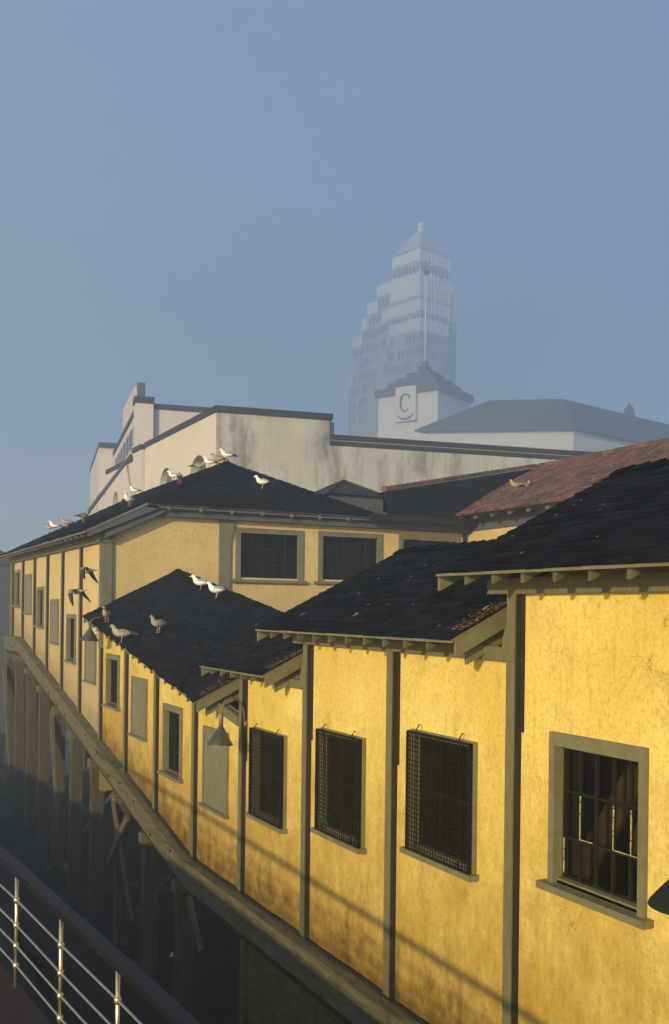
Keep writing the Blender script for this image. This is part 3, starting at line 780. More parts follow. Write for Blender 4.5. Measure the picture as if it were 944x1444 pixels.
def hr(pts):
    for a,b in zip(pts[:-1],pts[1:]): m.bar(a,b,.115,.06)
hr(P); rail=m.build('railing',M['varnish'],ship)
for y in SY:
    x=edge_x(y); k=.068*(y-9.43)
    m=MB(); m.tube([(x,y,deck_z(y)),(x,y,-2.46+k)],.0175,10); 
    for z in (-2.722,-2.955,-3.145,-3.33): m.lathe((x,y,z+k-.03),(0,0,1),[(0,.0175),(.012,.027),(.03,.031),(.048,.027),(.06,.0175)],10)
    m.build('stanchion',M['steel'],rail,True)
for z in (-2.722,-2.955,-3.145,-3.33):
    m=MB(); m.tube([(edge_x(y),y,z+.068*(y-9.43)) for y in SY],.0105,7); m.build('rail_wire',M['wirerope'],rail,True)

# ================================================================= WATER, MUD, LITTER
m=MB(); m.add([(-39,-39,-8),(325,-39,-8),(325,455,-8),(-39,455,-8)],[(0,1,2,3)]); tag(m.build('water',M['water'],None),kind='structure')
m=MB(); n=26
def mud_h(x,y): return -7.86+.3*math.exp(-((x-13)/4.5)**2)+.12*math.sin(x*1.3+y*.7)+.1*math.sin(y*1.9-x*.6)+random.uniform(-.04,.04)+(.35 if y>33 else .0)*min(1,(y-33)/2 if y>33 else 0)
vs=[];fs=[]
for i in range(n+1):
    for j in range(60): vs.append((4.0+i*.6,8+j*.62,mud_h(4.0+i*.6,8+j*.62)))
for i in range(n):
    for j in range(59): fs.append((i*60+j,(i+1)*60+j,(i+1)*60+j+1,i*60+j+1))
m.add(vs,fs); tag(m.build('mud_bank',M['mud'],None,True),kind='structure')
m=MB(); m.box(24,300,75,380,-8.5,-5.0); tag(m.build('shore_ground',M['mud'],None),kind='structure')
m=MB(); m.box(17.2,60,-10,75,-5.2,-4.75); tag(m.build('wharf_deck',M['beam'],None),kind='structure')
LG=[('long pale plank lying on the mud behind the farthest piles',(4.9,36.9),(8.6,35.6),.28,.07),('short broken plank on the mud between the far piles',(8.3,36.6),(9.9,35.4),.18,.06),('dark beam lying half sunk under the ramp',(7.0,27.5),(9.4,24.2),.2,.12),('narrow pale batten on the mud at left edge',(4.2,39.0),(7.2,37.6),.14,.05)]
for lb,a,b,w,h in LG:
    za=-7.72; m=MB(); m.bar((a[0],a[1],za),(b[0],b[1],za+.04),w,h)
    tag(m.build('plank',M['brace'] if 'dark' not in lb else M['pile'],None),lb,'plank')
m=MB(); P=Vector((7.0,21.6,-7.93)); m.prism([P+Vector(v) for v in ((-.14,-.08,0),(.12,-.1,0),(.16,.06,0),(-.05,.1,0))],[P+Vector(v) for v in ((-.1,-.05,.06),(.1,-.07,.09),(.12,.03,.08),(-.04,.07,.05))])
tag(m.build('floating_scrap',M['gwhite'],None),'small white scrap floating on the dark water beneath the walkway','litter')
m=MB(); m.tube([Vector((5.7,36.2,-6.2)).lerp(Vector((4.6,38.6,-7.9)),i/12)-Vector((0,0,.25*math.sin(math.pi*i/12))) for i in range(13)],.028,6)
tag(m.build('mooring_rope',M['brace'],None,True),'slack rope hanging from a far pile down to the mud','rope')

# ================================================================= WHITE SHED
shed=empty('white_shed',(20,50,-5)); tag(shed,'white rendered dock shed with arched windows and dark parapet caps','shed')
c17,s17=math.cos(R(17)),math.sin(R(17))
C0=(-6.16,50.0)
def fw(t,off=0): return CW(C0[0]+c17*t-s17*off,C0[1]+s17*t+c17*off,0)   # along the front / back from it
def vwall(P,z0,z1,th,name,mat,par,inward):
    """upright slab along the polyline P (world xy), thickened inward"""
    m=MB()
    for a,b in zip(P[:-1],P[1:]):
        a,b=Vector((a[0],a[1],0)),Vector((b[0],b[1],0)); i=Vector(inward).normalized()*th
        m.prism([a+Vector((0,0,z0)),b+Vector((0,0,z0)),b+i+Vector((0,0,z0)),a+i+Vector((0,0,z0))],[a+Vector((0,0,z1)),b+Vector((0,0,z1)),b+i+Vector((0,0,z1)),a+i+Vector((0,0,z1))])
    return m.build(name,mat,par)
inw=fw(0,1)-fw(0,0)
vwall([fw(0),fw(6.05)],-5,10.1,.5,'front_wall',M['wall_white'],shed,inw)
vwall([fw(-.1,-.12),fw(6.2,-.12)],10.1,10.42,.9,'parapet_cap',M['coping'],shed,inw)
vwall([fw(6.05),fw(24)],-5,8.75,.5,'front_wall',M['wall_white'],shed,inw)
vwall([fw(6.05),fw(24.2)],8.75,9.02,.7,'parapet_cap',M['coping'],shed,inw)
vwall([fw(6.06,.1),fw(24.2,.1)],9.02,9.10,.5,'parapet_band',M['wall_clean'],shed,inw)
vwall([fw(6.05,-.05),fw(24.2,-.05)],9.10,9.34,.8,'parapet_cap',M['coping'],shed,inw)
vwall([fw(6.05,.5),fw(6.05,12)],8.7,10.1,.4,'side_return',M['wall_white'],shed,fw(1)-fw(0))
# side wall with arched openings
cx=fw(0).x; cy=fw(0).y
ARCH=[(48.7,51.5,8.25),(54.6,57.1,8.3),(61.3,63.4,8.1),(66.5,68.2,8.1)]
def arched_wall(x,ya,yb,z0,z1,arches,name,mat):
    m=MB(); y=ya
    def quad(a,b,c,d): m.add([(x,a,c),(x,b,c),(x,b,d),(x,a,d)],[(3,2,1,0)])
    for a,b,zt in arches:
        if a<ya or b>yb: continue
        quad(y,a,z0,z1); r=(b-a)/2; n=12
        for i in range(n):
            t0,t1=math.pi*i/n,math.pi*(i+1)/n
            p0=(a+r-r*math.cos(t0),zt-1.2+1.2*math.sin(t0)); p1=(a+r-r*math.cos(t1),zt-1.2+1.2*math.sin(t1))
            m.add([(x,p0[0],p0[1]),(x,p1[0],p1[1]),(x,p1[0],z1),(x,p0[0],z1)],[(3,2,1,0)])
            m.add([(x,p0[0],p0[1]),(x+.45,p0[0],p0[1]),(x+.45,p1[0],p1[1]),(x,p1[0],p1[1])],[(0,1,2,3)])
        quad(a,b,z0,2.)
        for yy in (a,b): m.add([(x,yy,2),(x+.45,yy,2),(x+.45,yy,zt-1.2),(x,yy,zt-1.2)],[(0,1,2,3)])
        y=b
    quad(y,yb,z0,z1)
    return m.build(name,mat,shed)
sw=arched_wall(cx,cy,60.2,-5,10.1,ARCH[:2],'side_wall',M['wall_clean'])
m=MB(); m.box(cx+.4,cx+.45,cy+.6,60.,2,8.4); m.build('arched_glazing',M['slate'],sw)
m=MB(); m.box(cx-.1,cx+.6,cy-.1,60.25,10.1,10.4); m.build('parapet_cap',M['coping'],shed)
m=MB(); m.box(cx-.25,cx+.6,60.2,62.1,-5,10.0); m.build('pilaster',M['wall_pink'],shed)
m=MB(); m.box(cx-.35,cx+.6,60.15,62.15,10.0,10.3); m.build('parapet_cap',M['coping'],shed)
sw2=arched_wall(cx-.02,62.1,70,-5,9.6,ARCH[2:],'side_wall',M['wall_pink'])
m=MB(); m.box(cx+.35,cx+.42,62.3,69.8,2,8.3); m.build('arched_glazing',M['slate'],sw2)
m=MB(); m.box(cx-.1,cx+.6,62.15,70,9.6,9.9); m.build('parapet_cap',M['coping'],shed)
# taller block behind
tall=empty('tall_shed_block',tuple(CW(-12,70,-5))); tag(tall,'taller pale block rising behind the arched side of the white shed','building')
B0=(-13.35,66.)
def tw(t,d): return CW(B0[0]+c17*t-s17*d,B0[1]+s17*t+c17*d,0)
def ppoly(P,z0,z1,name,mat,par):
    m=MB(); m.prism([Vector((p.x,p.y,z0)) for p in P],[Vector((p.x,p.y,z1)) for p in P]); return m.build(name,mat,par)
ppoly([tw(0,.3),tw(9.5,.3),tw(9.5,22),tw(0.,22)],-5,13.6,'body',M['wall_pink'],tall)
ppoly([tw(-.1,.2),tw(9.5,.2),tw(9.5,22.2),tw(-.1,22.2)],13.6,13.95,'parapet_cap',M['coping'],tall)
ppoly([tw(-.25,-.15),tw(.95,-.15),tw(.95,1.1),tw(-.25,1.1)],-5,13.85,'pilaster',M['wall_pink'],tall)
ppoly([tw(-.32,-.22),tw(1.0,-.22),tw(1.0,1.15),tw(-.32,1.15)],13.85,14.3,'parapet_cap',M['coping'],tall)
ppoly([tw(-.34,-.24),tw(1.02,-.24),tw(1.02,1.15),tw(-.34,1.15)],9.9,10.1,'string_course',M['wall_white'],tall)
ppoly([tw(-.12,1.2),tw(-.02,1.2),tw(-.02,22),tw(-.12,22)],10.0,10.25,'string_course',M['wall_white'],tall)
for i in range(7):
    d=2.2+i*2.7; ppoly([tw(-.06,d),tw(.02,d),tw(.02,d+1.7),tw(-.06,d+1.7)],11.6,12.9,'window',M['glassdark'],tall)
for i in range(5):
    d=3+i*3.7; ppoly([tw(-.06,d),tw(.02,d),tw(.02,d+1.3),tw(-.06,d+1.3)],5.5,8.6,'window',M['glassdark'],tall)
B1=[CW(-21.1,87,0),CW(-19.4,87.4,0),CW(-24,104,0),CW(-26,103.4,0)]
ppoly(B1,-5,14.3,'end_bay',M['wall_pink'],tall); 
def grow(P,k): 
    c=sum(P,Vector())/len(P); return [c+(p-c)*k for p in P]
ppoly(grow(B1,1.03),14.3,14.7,'parapet_cap',M['coping'],tall); ppoly(grow(B1,1.04),10.2,10.5,'string_course',M['wall_pink'],tall)
# roof sign seen nearly edge on
sg=empty('roof_sign',tuple(CW(-15.7,75,13.9))); tag(sg,'tall narrow sign frame standing on the far shed roof, seen edge on','sign')
def sg_p(d,z): 
    p=CW(-15.55-s17*d,75+c17*d,z); return p
m=MB()
pA,pB=sg_p(0,0),sg_p(10,0); th=(CW(c17,s17,0)-CW(0,0,0))*.25
m.prism([pA+Vector((0,0,14.2)),pB+Vector((0,0,14.2)),pB+th+Vector((0,0,14.2)),pA+th+Vector((0,0,14.2))],[pA+Vector((0,0,17.0)),pB+Vector((0,0,17.2)),pB+th+Vector((0,0,17.2)),pA+th+Vector((0,0,17.0))]); m.build('board',M['wall_pink'],sg)
m=MB(); m.bar(sg_p(-.1,13.9)+th*2,sg_p(-.1,17.3)+th*2,.55,.4,(0,1,0)); m.build('post',M['slate'],sg)
m=MB(); m.bar(sg_p(-.2,15.6)+th*3,sg_p(-.3,13.95)+th*9,.12,.12); m.build('strut',M['slate'],sg)
# inclined gangway along the far shed
m=MB(); a=CW(-14.85,58,5.45); b=CW(-13.9,66.3,10.4); m.bar(a,b,.16,.16)
gw=m.build('loading_ramp',M['slate'],None,loc=None); tag(gw,'dark inclined loading boom leaning along the far end of the white shed','boom')
# low distant pier beyond the hall
m=MB(); m.prism([CW(-42,62,-8),CW(-20.0,62,-8),CW(-24,82,-8),CW(-42,82,-8)],[CW(-42,62,2.7),CW(-20.0,62,2.7),CW(-24,82,2.7),CW(-42,82,2.7)])
ds=m.build('distant_shed',M['coping'],None); tag(ds,'hazy low dark shed across the water at the far left edge','shed')
m=MB(); m.prism([CW(-42.5,61.5,2.7),CW(-19.7,61.5,2.7),CW(-23.7,82.5,2.7),CW(-42.5,82.5,2.7)],[CW(-42,67,3.9),CW(-23.,67,3.9),CW(-25,77,3.9),CW(-42,77,3.9)]); m.build('roof',M['coping'],ds)

# ================================================================= C TOWER AND TERMINAL
Q=1.5; D=210.; px=lambda x,dep:(x-472)/1380*dep
pz=lambda x,y,dep:(861.6+.0122*(x-472)-y)/1380*dep
tow=empty('terminal_tower',tuple(CW(px(614,D),D,0))); tag(tow,'square white tower with a stepped dark roof and letter C, in fog','tower')
th_=R(34.7); K=(px(614,D),D)
dl=(-math.cos(th_),math.sin(th_)); dr=(math.sin(th_),math.cos(th_))
def tc(a,b,z): return CW(K[0]+(dl[0]*a+dr[0]*b)*Q,K[1]+(dl[1]*a+dr[1]*b)*Q,max(zt+Q*(z-zt),-5))   # a metres along the left face, b along the right face
LW=10.0; RW=10.0
def tbox(a0,a1,b0,b1,z0,z1,name,mat,par=tow):
    m=MB(); P=[(a0,b0),(a0,b1),(a1,b1),(a1,b0)]
    m.prism([tc(a,b,z0) for a,b in P],[tc(a,b,z1) for a,b in P]); return m.build(name,mat,par)
zt=pz(590,548,D)
tbox(0,LW,0,RW,-5,zt,'body',M['tower'])
tbox(-.45,LW+.45,-.45,RW+.45,zt-.15,zt+.95,'roof_step',M['slate'])
tbox(.9,LW-.9,.9,RW-.9,zt+.95,zt+2.0,'roof_step',M['slate'])
tbox(1.9,LW-1.9,1.9,RW-1.9,zt+2.0,zt+2.8,'roof_step',M['slate'])
tbox(2.9,LW-2.9,2.9,RW-2.9,zt+2.8,zt+3.7,'roof_step',M['slate'])
tbox(4.3,LW-4.3,4.3,RW-4.3,zt+3.7,zt+4.9,'roof_step',M['slate'])
tbox(4.65,LW-4.65,4.65,RW-4.65,zt+4.9,zt+5.6,'finial',M['slate'])
tbox(3.3,6.7,-.62,-.02,zt-4.2,zt+.85,'sign_panel',M['tower'])
# letter C and the garland under it
m=MB(); cz=zt-1.55; ca=5.05
for i in range(24):
    t0=R(48)+R(264)*i/24; t1=R(48)+R(264)*(i+1)/24
    w=lambda t:.16+.14*abs(math.sin((t-R(90))/1)) if False else .13+.17*max(0,math.cos(t-math.pi))
    def P(t,r,b): return tc(ca-r*math.cos(t)*.82,b,cz+r*math.sin(t)*1.28)
    m.prism([P(t0,1.05-w(t0),-.62),P(t1,1.05-w(t1),-.62),P(t1,1.05,-.62),P(t0,1.05,-.62)],[P(t0,1.05-w(t0),-.75),P(t1,1.05-w(t1),-.75),P(t1,1.05,-.75),P(t0,1.05,-.75)])
for z0_,z1_ in ((cz+.52,cz+1.1),(cz-1.1,cz-.6)):
    if z0_>cz: 
        P4=[(ca-.80,z0_),(ca-.64,z0_),(ca-.64,z1_),(ca-.80,z1_)]
        m.prism([tc(a,-.62,z) for a,z in P4],[tc(a,-.75,z) for a,z in P4])
m.build('letter_c',M['letter'],tow)
m=MB()
for i in range(12):
    t0=-1+2*i/12; t1=-1+2*(i+1)/12; f=lambda t:zt-3.35-.55*(1-t*t)+(.18 if abs(t)>.9 else 0)
    m.prism([tc(5-t*1.35,-.62,f(t)-.13) for t in (t0,t1)]+[tc(5-t*1.35,-.62,f(t)+.10) for t in (t1,t0)],[tc(5-t*1.35,-.72,f(t)-.13) for t in (t0,t1)]+[tc(5-t*1.35,-.72,f(t)+.10) for t in (t1,t0)])
m.build('garland',M['slate'],tow)
fp=empty('flagpole',tuple(tc(5,5,zt+5.6))); tag(fp,'tall thin white flagpole on top of the stepped tower roof','flagpole')
fz=pz(604,396,224); 
m=MB(); b=tc(5,5,zt+5.5); m.tube([b,(b.x,b.y,fz)],[.24,.15],8); m.build('pole',M['pole'],fp,True)
m=MB(); m.lathe((b.x,b.y,fz),(0,0,1),[(0,.15),(.15,.45),(.6,.63),(1.0,.45),(1.2,.02)],10); m.build('truck',M['slate'],fp,True)
# hipped terminal building beside it
D2=177.
ter=empty('terminal_building',tuple(CW(px(806,D2),D2,-5))); tag(ter,'long white terminal with a grey hipped roof, fading in fog behind the shed','terminal')
K2=(px(806,D2),D2); th2=R(24)
el=(-math.cos(th2),math.sin(th2)*-1.0); el=(-math.cos(R(8)),math.sin(R(8))); er=(math.cos(R(40)),math.sin(R(40)))
def rc(a,b,z): return CW(K2[0]+(el[0]*a+er[0]*b)*Q,K2[1]+(el[1]*a+er[1]*b)*Q,z)
zeave=pz(806,606,D2); zr=pz(797,564,D2+6)
m=MB(); P=[(0,0),(17.5,0),(17.5,58),(0,58)]
m.prism([rc(a,b,-5) for a,b in P],[rc(a,b,zeave) for a,b in P]); m.build('wall',M['tower'],ter)
m=MB(); P=[(-1,-1),(18.5,-1),(18.5,59),(-1,59)]; e=[rc(a,b,zeave-.1) for a,b in P]; e2=[rc(a,b,zeave+.15) for a,b in P]
r0,r1,r2=rc(4.,4.5,zr),rc(13.,4.5,zr),rc(4.,54,zr)
r3=rc(13.,54,zr)
m.prism(e,e2); m.add(e2+[r0,r1,r3,r2],[(0,1,5,4),(1,2,6,5),(2,3,7,6),(3,0,4,7),(4,5,6,7)]); m.build('roof',M['slate'],ter)
m=MB(); P=[(-6,18),(-.02,18),(-.02,40),(-6,40)]; m.prism([rc(a,b,-5) for a,b in P],[rc(a,b,zeave-.3) for a,b in P]); m.build('rear_wing',M['tower'],ter)
D3=225.
mp=CW(px(884,D3),D3,pz(884,585,D3)-2); ms=empty('roof_mast',tuple(mp)); tag(ms,'faint thin mast rising from the far right terminal roof','mast')
m=MB(); m.tube([mp,mp+Vector((0,0,pz(884,480,D3)-mp.z))],[.09,.05],6); m.build('pole',M['brick'],ms)
m=MB(); m.lathe(mp,(0,0,1),[(0,1.5),(3,1.2),(3.9,.75),(4.6,.2)],10); m.build('mast_base',M['slate'],ms)

# ================================================================= SKYSCRAPER
D=367.; sky=empty('skyscraper',tuple(CW(px(588,D),D,-5))); tag(sky,'stepped skyscraper with a pyramid roof almost lost in the fog','skyscraper')
thS=R(48); K=(px(586,D),D-3)
dl=(-math.cos(thS),math.sin(thS)); dr=(math.sin(thS),math.cos(thS))
SW=9.4
def scp(a,b,z): return CW(K[0]+(dl[0]*a+dr[0]*b)*Q,K[1]+(dl[1]*a+dr[1]*b)*Q,z)
zz=lambda y:pz(590,y,D)
SKYWIN=[]
def tier(a0,a1,b0,b1,ytop,rows=3,zbot=-5,lit=True):
    ztop=zz(ytop)
    m=MB(); P=[(a0,b0),(a0,b1),(a1,b1),(a1,b0)]
    m.prism([scp(a,b,zbot) for a,b in P],[scp(a,b,ztop-4.2) for a,b in P]); t=m.build('tier',M['brick'],sky)
    g=.14; m=MB(); P2=[(a0-g,b0-g),(a0-g,b1+g),(a1+g,b1+g),(a1+g,b0-g)]
    m.prism([scp(a,b,ztop-4.2) for a,b in P2],[scp(a,b,ztop) for a,b in P2])
    rng=random.Random(int(ytop*7+a1*13))
    def ribs(A,B,fix,along):
        n=max(2,int((B-A)/1.25)); u=A
        for i in range(n+1):
            u=A+(B-A)*i/n; w=rng.choice((.12,.16,.22)); up=rng.choice((.0,.3,.7)); dn=rng.choice((4.3,4.3,5.0))
            q0,q1=u-w,u+w
            PP=[(q0,fix-.26),(q0,fix+.1),(q1,fix+.1),(q1,fix-.26)] if along=='a' else [(fix-.26,q0),(fix-.26,q1),(fix+.1,q1),(fix+.1,q0)]
            m.prism([scp(a,b,ztop-dn) for a,b in PP],[scp(a,b,ztop+up) for a,b in PP])
    ribs(a0,a1,b0,'a'); ribs(b0,b1,a0,'b')
    m.build('crest',M['terracotta'],t)
    for side in (0,1):
        A,B=(a0,a1) if side==0 else (b0,b1); n=max(2,int((B-A)/1.25))
        for r in range(rows):
            z1=ztop-5.6-r*5.2
            for i in range(n):
                if rng.random()<.12: continue
                u0=A+(B-A)*(i+.25)/n; u1=A+(B-A)*(i+.75)/n; F=(b0 if side==0 else a0)
                PP=[(u0,F-.06),(u0,F+.02),(u1,F+.02),(u1,F-.06)] if side==0 else [(F-.06,u0),(F-.06,u1),(F+.02,u1),(F+.02,u0)]
                hgt=rng.choice((2.6,2.9,3.2))
                SKYWIN.append((-z1,[scp(a,b,z1-hgt) for a,b in PP],[scp(a,b,z1) for a,b in PP]))
    return t
tier(0,9.4,0,10.6,354,3)
tier(-.3,14.6,-.3,11.4,388,4)
tier(-.8,9.2,-.8,10.0,405,3)
tier(8.0,19.5,1.2,12,407,5)
tier(-1.3,11.5,-1.2,9.5,428,4)
tier(13,23.2,2.4,14,423,6)
tier(15.5,28,3.6,16,444,6)
tier(3.,12,1.2,15.5,398,5)
tier(5.,16,4,19.5,430,6)
tier(-1.7,8.5,-1.6,8.5,455,4)
tier(6,31,5,20,498,5)
SKYWIN.sort(key=lambda q:q[0])
rest=MB()
for i,(_,lo,hi) in enumerate(SKYWIN):
    if i<100: m=MB(); m.prism(lo,hi); m.build('window',M['towerglass'],sky)
    else: rest.prism(lo,hi)
rest.build('window',M['towerglass'],sky)['kind']='stuff'
# pyramid roof and lantern
m=MB(); g=.5; P=[(-g,-g),(-g,SW+g),(SW+g,SW+g),(SW+g,-g)]; z0=zz(354)+.1; zt_=zz(314); k=.09
P=[(a,b*1.1) for a,b in P]; T=[(SW*.5+(a-SW*.5)*k,SW*.55+(b-SW*.55)*k) for a,b in P]
m.prism([scp(a,b,z0) for a,b in P],[scp(a,b,zt_) for a,b in T]); m.build('pyramid_roof',M['copper'],sky)
m=MB(); c=scp(SW/2,SW*.55,zt_-.8); m.lathe(c,(0,0,1),[(0,1.5),(2.0,1.4),(2.1,1.8),(2.8,1.6),(3.7,.8),(4.1,.02)],10); m.build('lantern',M['terracotta'],sky,True)

# ================================================================= GULLS
def ring_body(path,col_fn,n=12):
    """continuous lofted bird body. path: (x,z,half width,half height)"""
    m=MB(); P=[Vector((x,0,z)) for x,z,_,_ in path]; loops=[]
    for i,(x,z,w,h) in enumerate(path):
        d=(P[min(i+1,len(P)-1)]-P[max(i-1,0)]).normalized(); up=Vector((-d.z,0,d.x))
        loops.append([P[i]+Vector((0,1,0))*w*math.sin(2*math.pi*k/n)+up*h*math.cos(2*math.pi*k/n) for k in range(n)])
    base=0
    vs=[v for l in loops for v in l]; m.v=vs; m.tone=[.5]*len(vs)
    for i in range(len(path)-1):
        for k in range(n):
            m.f.append([i*n+k,(i+1)*n+k,(i+1)*n+(k+1)%n,i*n+(k+1)%n]); m.mi.append(col_fn(i,k))
    m.f.append(list(range(n))); m.mi.append(col_fn(0,0)); m.f.append(list(range((len(path)-1)*n,len(path)*n))[::-1]); m.mi.append(col_fn(len(path)-2,0))
    return m
BP=[(-.275,.165,.022,.006),(-.22,.172,.038,.013),(-.15,.180,.052,.032),(-.08,.180,.068,.056),(-.01,.175,.078,.070),(.06,.180,.076,.073),(.105,.200,.062,.066),(.132,.236,.044,.050),(.146,.270,.036,.038),(.160,.297,.037,.037),(.180,.306,.034,.033),(.198,.300,.024,.024),(.208,.296,.013,.013),(.235,.289,.009,.010),(.252,.279,.002,.004)]
def add_eyes(m):
    pass
def wing_mesh(sgn,mats):
    m=MB(); pts=[]
    outline=[(.085,.215,.028),(.02,.235,.05),(-.06,.232,.048),(-.14,.210,.034),(-.22,.190,.018),(-.30,.178,.006)]
    n=8; loops=[]
    for x,z,r in outline:
        loops.append([(x,sgn*(.060-.12*max(0,-x-.02)*.9)+sgn*r*.32*math.cos(2*math.pi*k/n),z-.028+r*.95*math.sin(2*math.pi*k/n)) for k in range(n)])
    vs=[v for l in loops for v in l]; m.v=[Vector(v) for v in vs]; m.tone=[.5]*len(vs)
    for i in range(len(outline)-1):
        for k in range(n):
            m.f.append([i*n+k,(i+1)*n+k,(i+1)*n+(k+1)%n,i*n+(k+1)%n]); m.mi.append(1 if i>=3 else 0)
    m.f.append(list(range(n))); m.mi.append(0); m.f.append(list(range((len(outline)-1)*n,len(outline)*n))); m.mi.append(1)
    return m
def leg_mesh(sgn):
    m=MB(); y=sgn*.03
    m.tube([(-.005,y,.13),(.0,y,.085),(.012,y,.05),(.006,y,.006)],[.016,.008,.0065,.0065],6)
    for a in (-.5,0,.5): m.bar((.004,y,.006),(.055*math.cos(a),y+.055*math.sin(a),.003),.010,.005)
    m.add([(.004,y,.004),(.05*math.cos(.5),y-.05*math.sin(.5),.003),(.055,y,.003),(.05*math.cos(.5),y+.05*math.sin(.5),.003)],[(0,1,2,3)])
    return m
def make_gull(body,back,tip,beak,head_tilt=0):
    t=empty('gull',(0,0,0))
    mats=[M[body],M[back],M[beak],M['gblack']]
    def cf(i,k):
        if i>=12: return 2
        if 2<=i<=5 and k in (0,11,1,10): return 1
        return 0
    b=ring_body(BP,cf)
    for s in (-1,1): b.lathe((.182,s*.0335,.311),(0,s,0),[(-.004,.0065),(.001,.006),(.003,.001)],8,3)
    b.build('body',mats,t,True)
    for s in (-1,1): wing_mesh(s,None).build('wing',[M[back],M[tip]],t,True)
    for s in (-1,1): leg_mesh(s).build('leg',M['gpink'],t,True)
    return t
def make_flying(sw):
    t=empty('gull',(0,0,0))
    FP=[(-.24,.0,.05,.006),(-.17,.004,.045,.016),(-.08,.006,.058,.045),(.0,.0,.066,.058),(.08,.0,.058,.054),(.13,.006,.042,.042),(.165,.012,.036,.036),(.195,.014,.030,.030),(.213,.010,.014,.014),(.25,.002,.003,.004)]
    b=ring_body(FP,lambda i,k:2 if i>=8 else (1 if 1<=i<=4 and k in(0,11,1) else 0)); b.build('body',[M['gbrown2'],M['gbrown'],M['gblack']],t,True)
    for s in (-1,1):
        m=MB(); st=[(.02,.05,.02,.15),(.04,.19,.02+.05*sw,.15),(.05,.31,.02-.02*sw,.12),(.0,.43,.02-.16*sw,.085),(-.06,.52,.02-.27*sw,.03)]
        L=[]
        for x,y,z,c in st:
            L+= [(x+c*.5,s*y,z),(x,s*y,z+.014),(x-c*.6,s*y,z-.004),(x,s*y,z-.008)]
        m.v=[Vector(v) for v in L]; m.tone=[.5]*len(L)
        for i in range(len(st)-1):
            for k in range(4): m.f.append([i*4+k,(i+1)*4+k,(i+1)*4+(k+1)%4,i*4+(k+1)%4]); m.mi.append(1 if i>=2 else 0)
        m.f.append([0,1,2,3]); m.mi.append(0); m.f.append([16,17,18,19]); m.mi.append(1)
        m.build('wing',[M['gbrown'],M['gblack']],t,True)
    return t
adult=make_gull('gwhite','ggrey','gblack','gbeak'); brown=make_gull('gbrown2','gbrown','gblack','gblack')
used=set()
def place(proto,loc,deg,label,s=1.0,group='gulls resting on the roofs',tilt=0):
    o=proto if proto.name not in used else copy_tree(proto)
    if o is proto: used.add(proto.name)
    o.location=loc; o.rotation_euler=(0,R(tilt),R(deg)); o.scale=(s,s,s)
    tag(o,label,'gull',group); return o
# headings: 180 = towards -X (left)
GL=[(adult,(10.66,25.42,3.415),163,'white gull standing alone on the dark front slope of the clipped gable',1.10),
 (adult,(10.36,27.45,4.42),168,'white gull perched at the very top of the hall roof peak',1.12),
 (brown,(10.37,28.25,4.42),160,'greyish gull just left of the roof peak, overlapping its neighbour',1.08),
 (adult,(10.35,28.95,4.42),165,'white gull half hidden behind the greyish one near the roof peak',1.02),
 (brown,(10.35,30.0,4.42),-20,'brown young gull facing right in front of the larger arched window',1.12),
 (adult,(10.35,32.6,4.42),150,'white gull on the ridge just left of the larger arched window',1.08),
 (brown,(8.73,27.0,3.60),75,'brown gull on the hip below the white ridge gull, back turned',1.08),
 (adult,(6.98,25.8,2.72),215,'plump white gull standing near the lower end of the hip',1.15),
 (adult,(10.35,37.5,4.42),150,'small pale gull on the ridge behind the plump white one',1.05),
 (brown,(7.10,31.9,2.79),20,'brown gull sitting up the far eave, nearest of the far left row',1.1),
 (brown,(6.75,32.6,2.61),165,'grey brown gull second in the far left row',1.1),
 (adult,(7.30,37.4,2.88),170,'pale gull third in the far left row',1.1),
 (brown,(7.40,38.9,2.94),150,'dusky gull farthest left on the hall roof',1.0),
 (adult,(7.56,21.65,.44),160,'white gull on the sloping ridge, left one of a pair',1.08),
 (adult,(7.53,20.5,.25),175,'white gull on the sloping ridge, right one of the pair',1.10),
 (brown,(5.67,22.84,-.33),235,'pale brown gull near the far corner of the sloping roof, seen from the front',1.1),
 (brown,(5.49,20.78,-.745),165,'mottled gull standing by the edge of the eave on the sloping roof',1.2),
 (brown,(6.14,20.26,-.505),200,'dark brown gull alone in the middle of the sloping roof',1.1),
 (brown,(17.72,23.14,3.58),170,'brown gull on the red tiles, left one of two',1.0),
 (brown,(17.52,22.44,3.48),15,'dusky gull on the red tiles, right one of two',1.0)]
for pr,loc,deg,lb,s in GL: place(pr,loc,deg,lb,s)
f1=make_flying(1.0); tag(f1,'dark gull in flight before the yellow wall, upper of two','gull','gulls in flight'); f1.location=(5.1,22.3,.84); f1.rotation_euler=(R(4),R(6),R(150)); f1.scale=(.95,.95,.95)
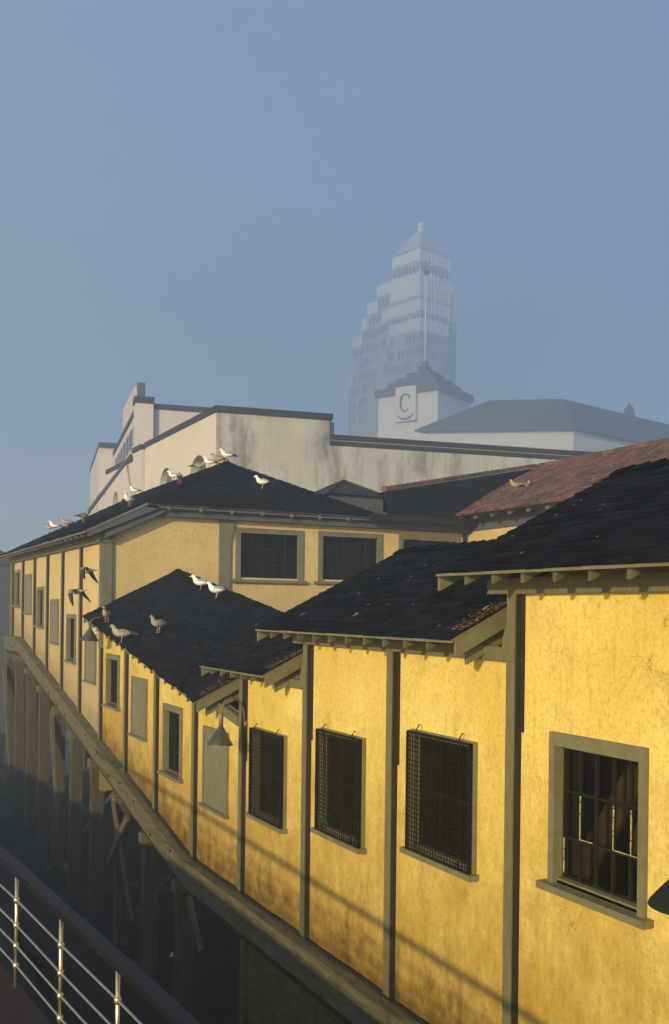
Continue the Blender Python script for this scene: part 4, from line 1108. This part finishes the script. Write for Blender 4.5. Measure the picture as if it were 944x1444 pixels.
f2=make_flying(1.25); tag(f2,'dark gull in flight before the yellow wall, lower of two','gull','gulls in flight'); f2.location=(5.1,23.4,.38); f2.rotation_euler=(R(-6),R(10),R(142)); f2.scale=(.95,.95,.95)
place(adult,(4.5,29.16,-8.09),200,'pale gull floating on the dark water behind the ship rail',1.15,'gulls on the water')

# ================================================================= LIGHT, SKY, HAZE
VB,WS,HC,HD,HA=2,.15,(.66,.785,.99,1),.0050,.5
ELEV=R(14); PHI=R(35)     # sun low on the left, slightly behind the viewer
sd=Vector((-math.cos(PHI)*math.cos(ELEV),-math.sin(PHI)*math.cos(ELEV),math.sin(ELEV)))
L=bpy.data.lights.new('sun','SUN'); L.energy=4.1; L.angle=R(1.3); L.color=(1.0,.79,.40)
so=bpy.data.objects.new('sun',L); COL.objects.link(so); so.rotation_euler=(-sd).to_track_quat('-Z','Y').to_euler(); so.location=(-20,-10,30)
w=bpy.data.worlds.new('World'); sc.world=w; w.use_nodes=True
nt=w.node_tree; bg=nt.nodes['Background']; st=nt.nodes.new('ShaderNodeTexSky'); st.sky_type='NISHITA'; st.sun_disc=False
st.sun_elevation=ELEV; st.sun_rotation=math.atan2(sd.x,sd.y); st.air_density=1.0; st.dust_density=.6; st.ozone_density=2.0
nt.links.new(st.outputs[0],bg.inputs[0]); bg.inputs[1].default_value=WS
t=NT('haze_air'); t.n.remove(t.b)
out=[n for n in t.n if n.type=='OUTPUT_MATERIAL'][0]
pv=t.node('ShaderNodeVolumePrincipled'); pv.inputs['Color'].default_value=HC; pv.inputs['Density'].default_value=HD; pv.inputs['Anisotropy'].default_value=HA
t.link(pv.outputs[0],out.inputs['Volume'])
m=MB(); m.box(-40,330,-40,460,-9.6,165); hz=m.build('haze',t.m,None); tag(hz,kind='stuff')
sc.cycles.volume_bounces=VB
vs=sc.view_settings; sc.display_settings.display_device='sRGB'; vs.view_transform='Standard'; vs.look='None'; vs.exposure=.42; vs.gamma=1; vs.use_curve_mapping=False
sc.render.engine='CYCLES'
sc.cycles.max_bounces=6; sc.cycles.transparent_max_bounces=8
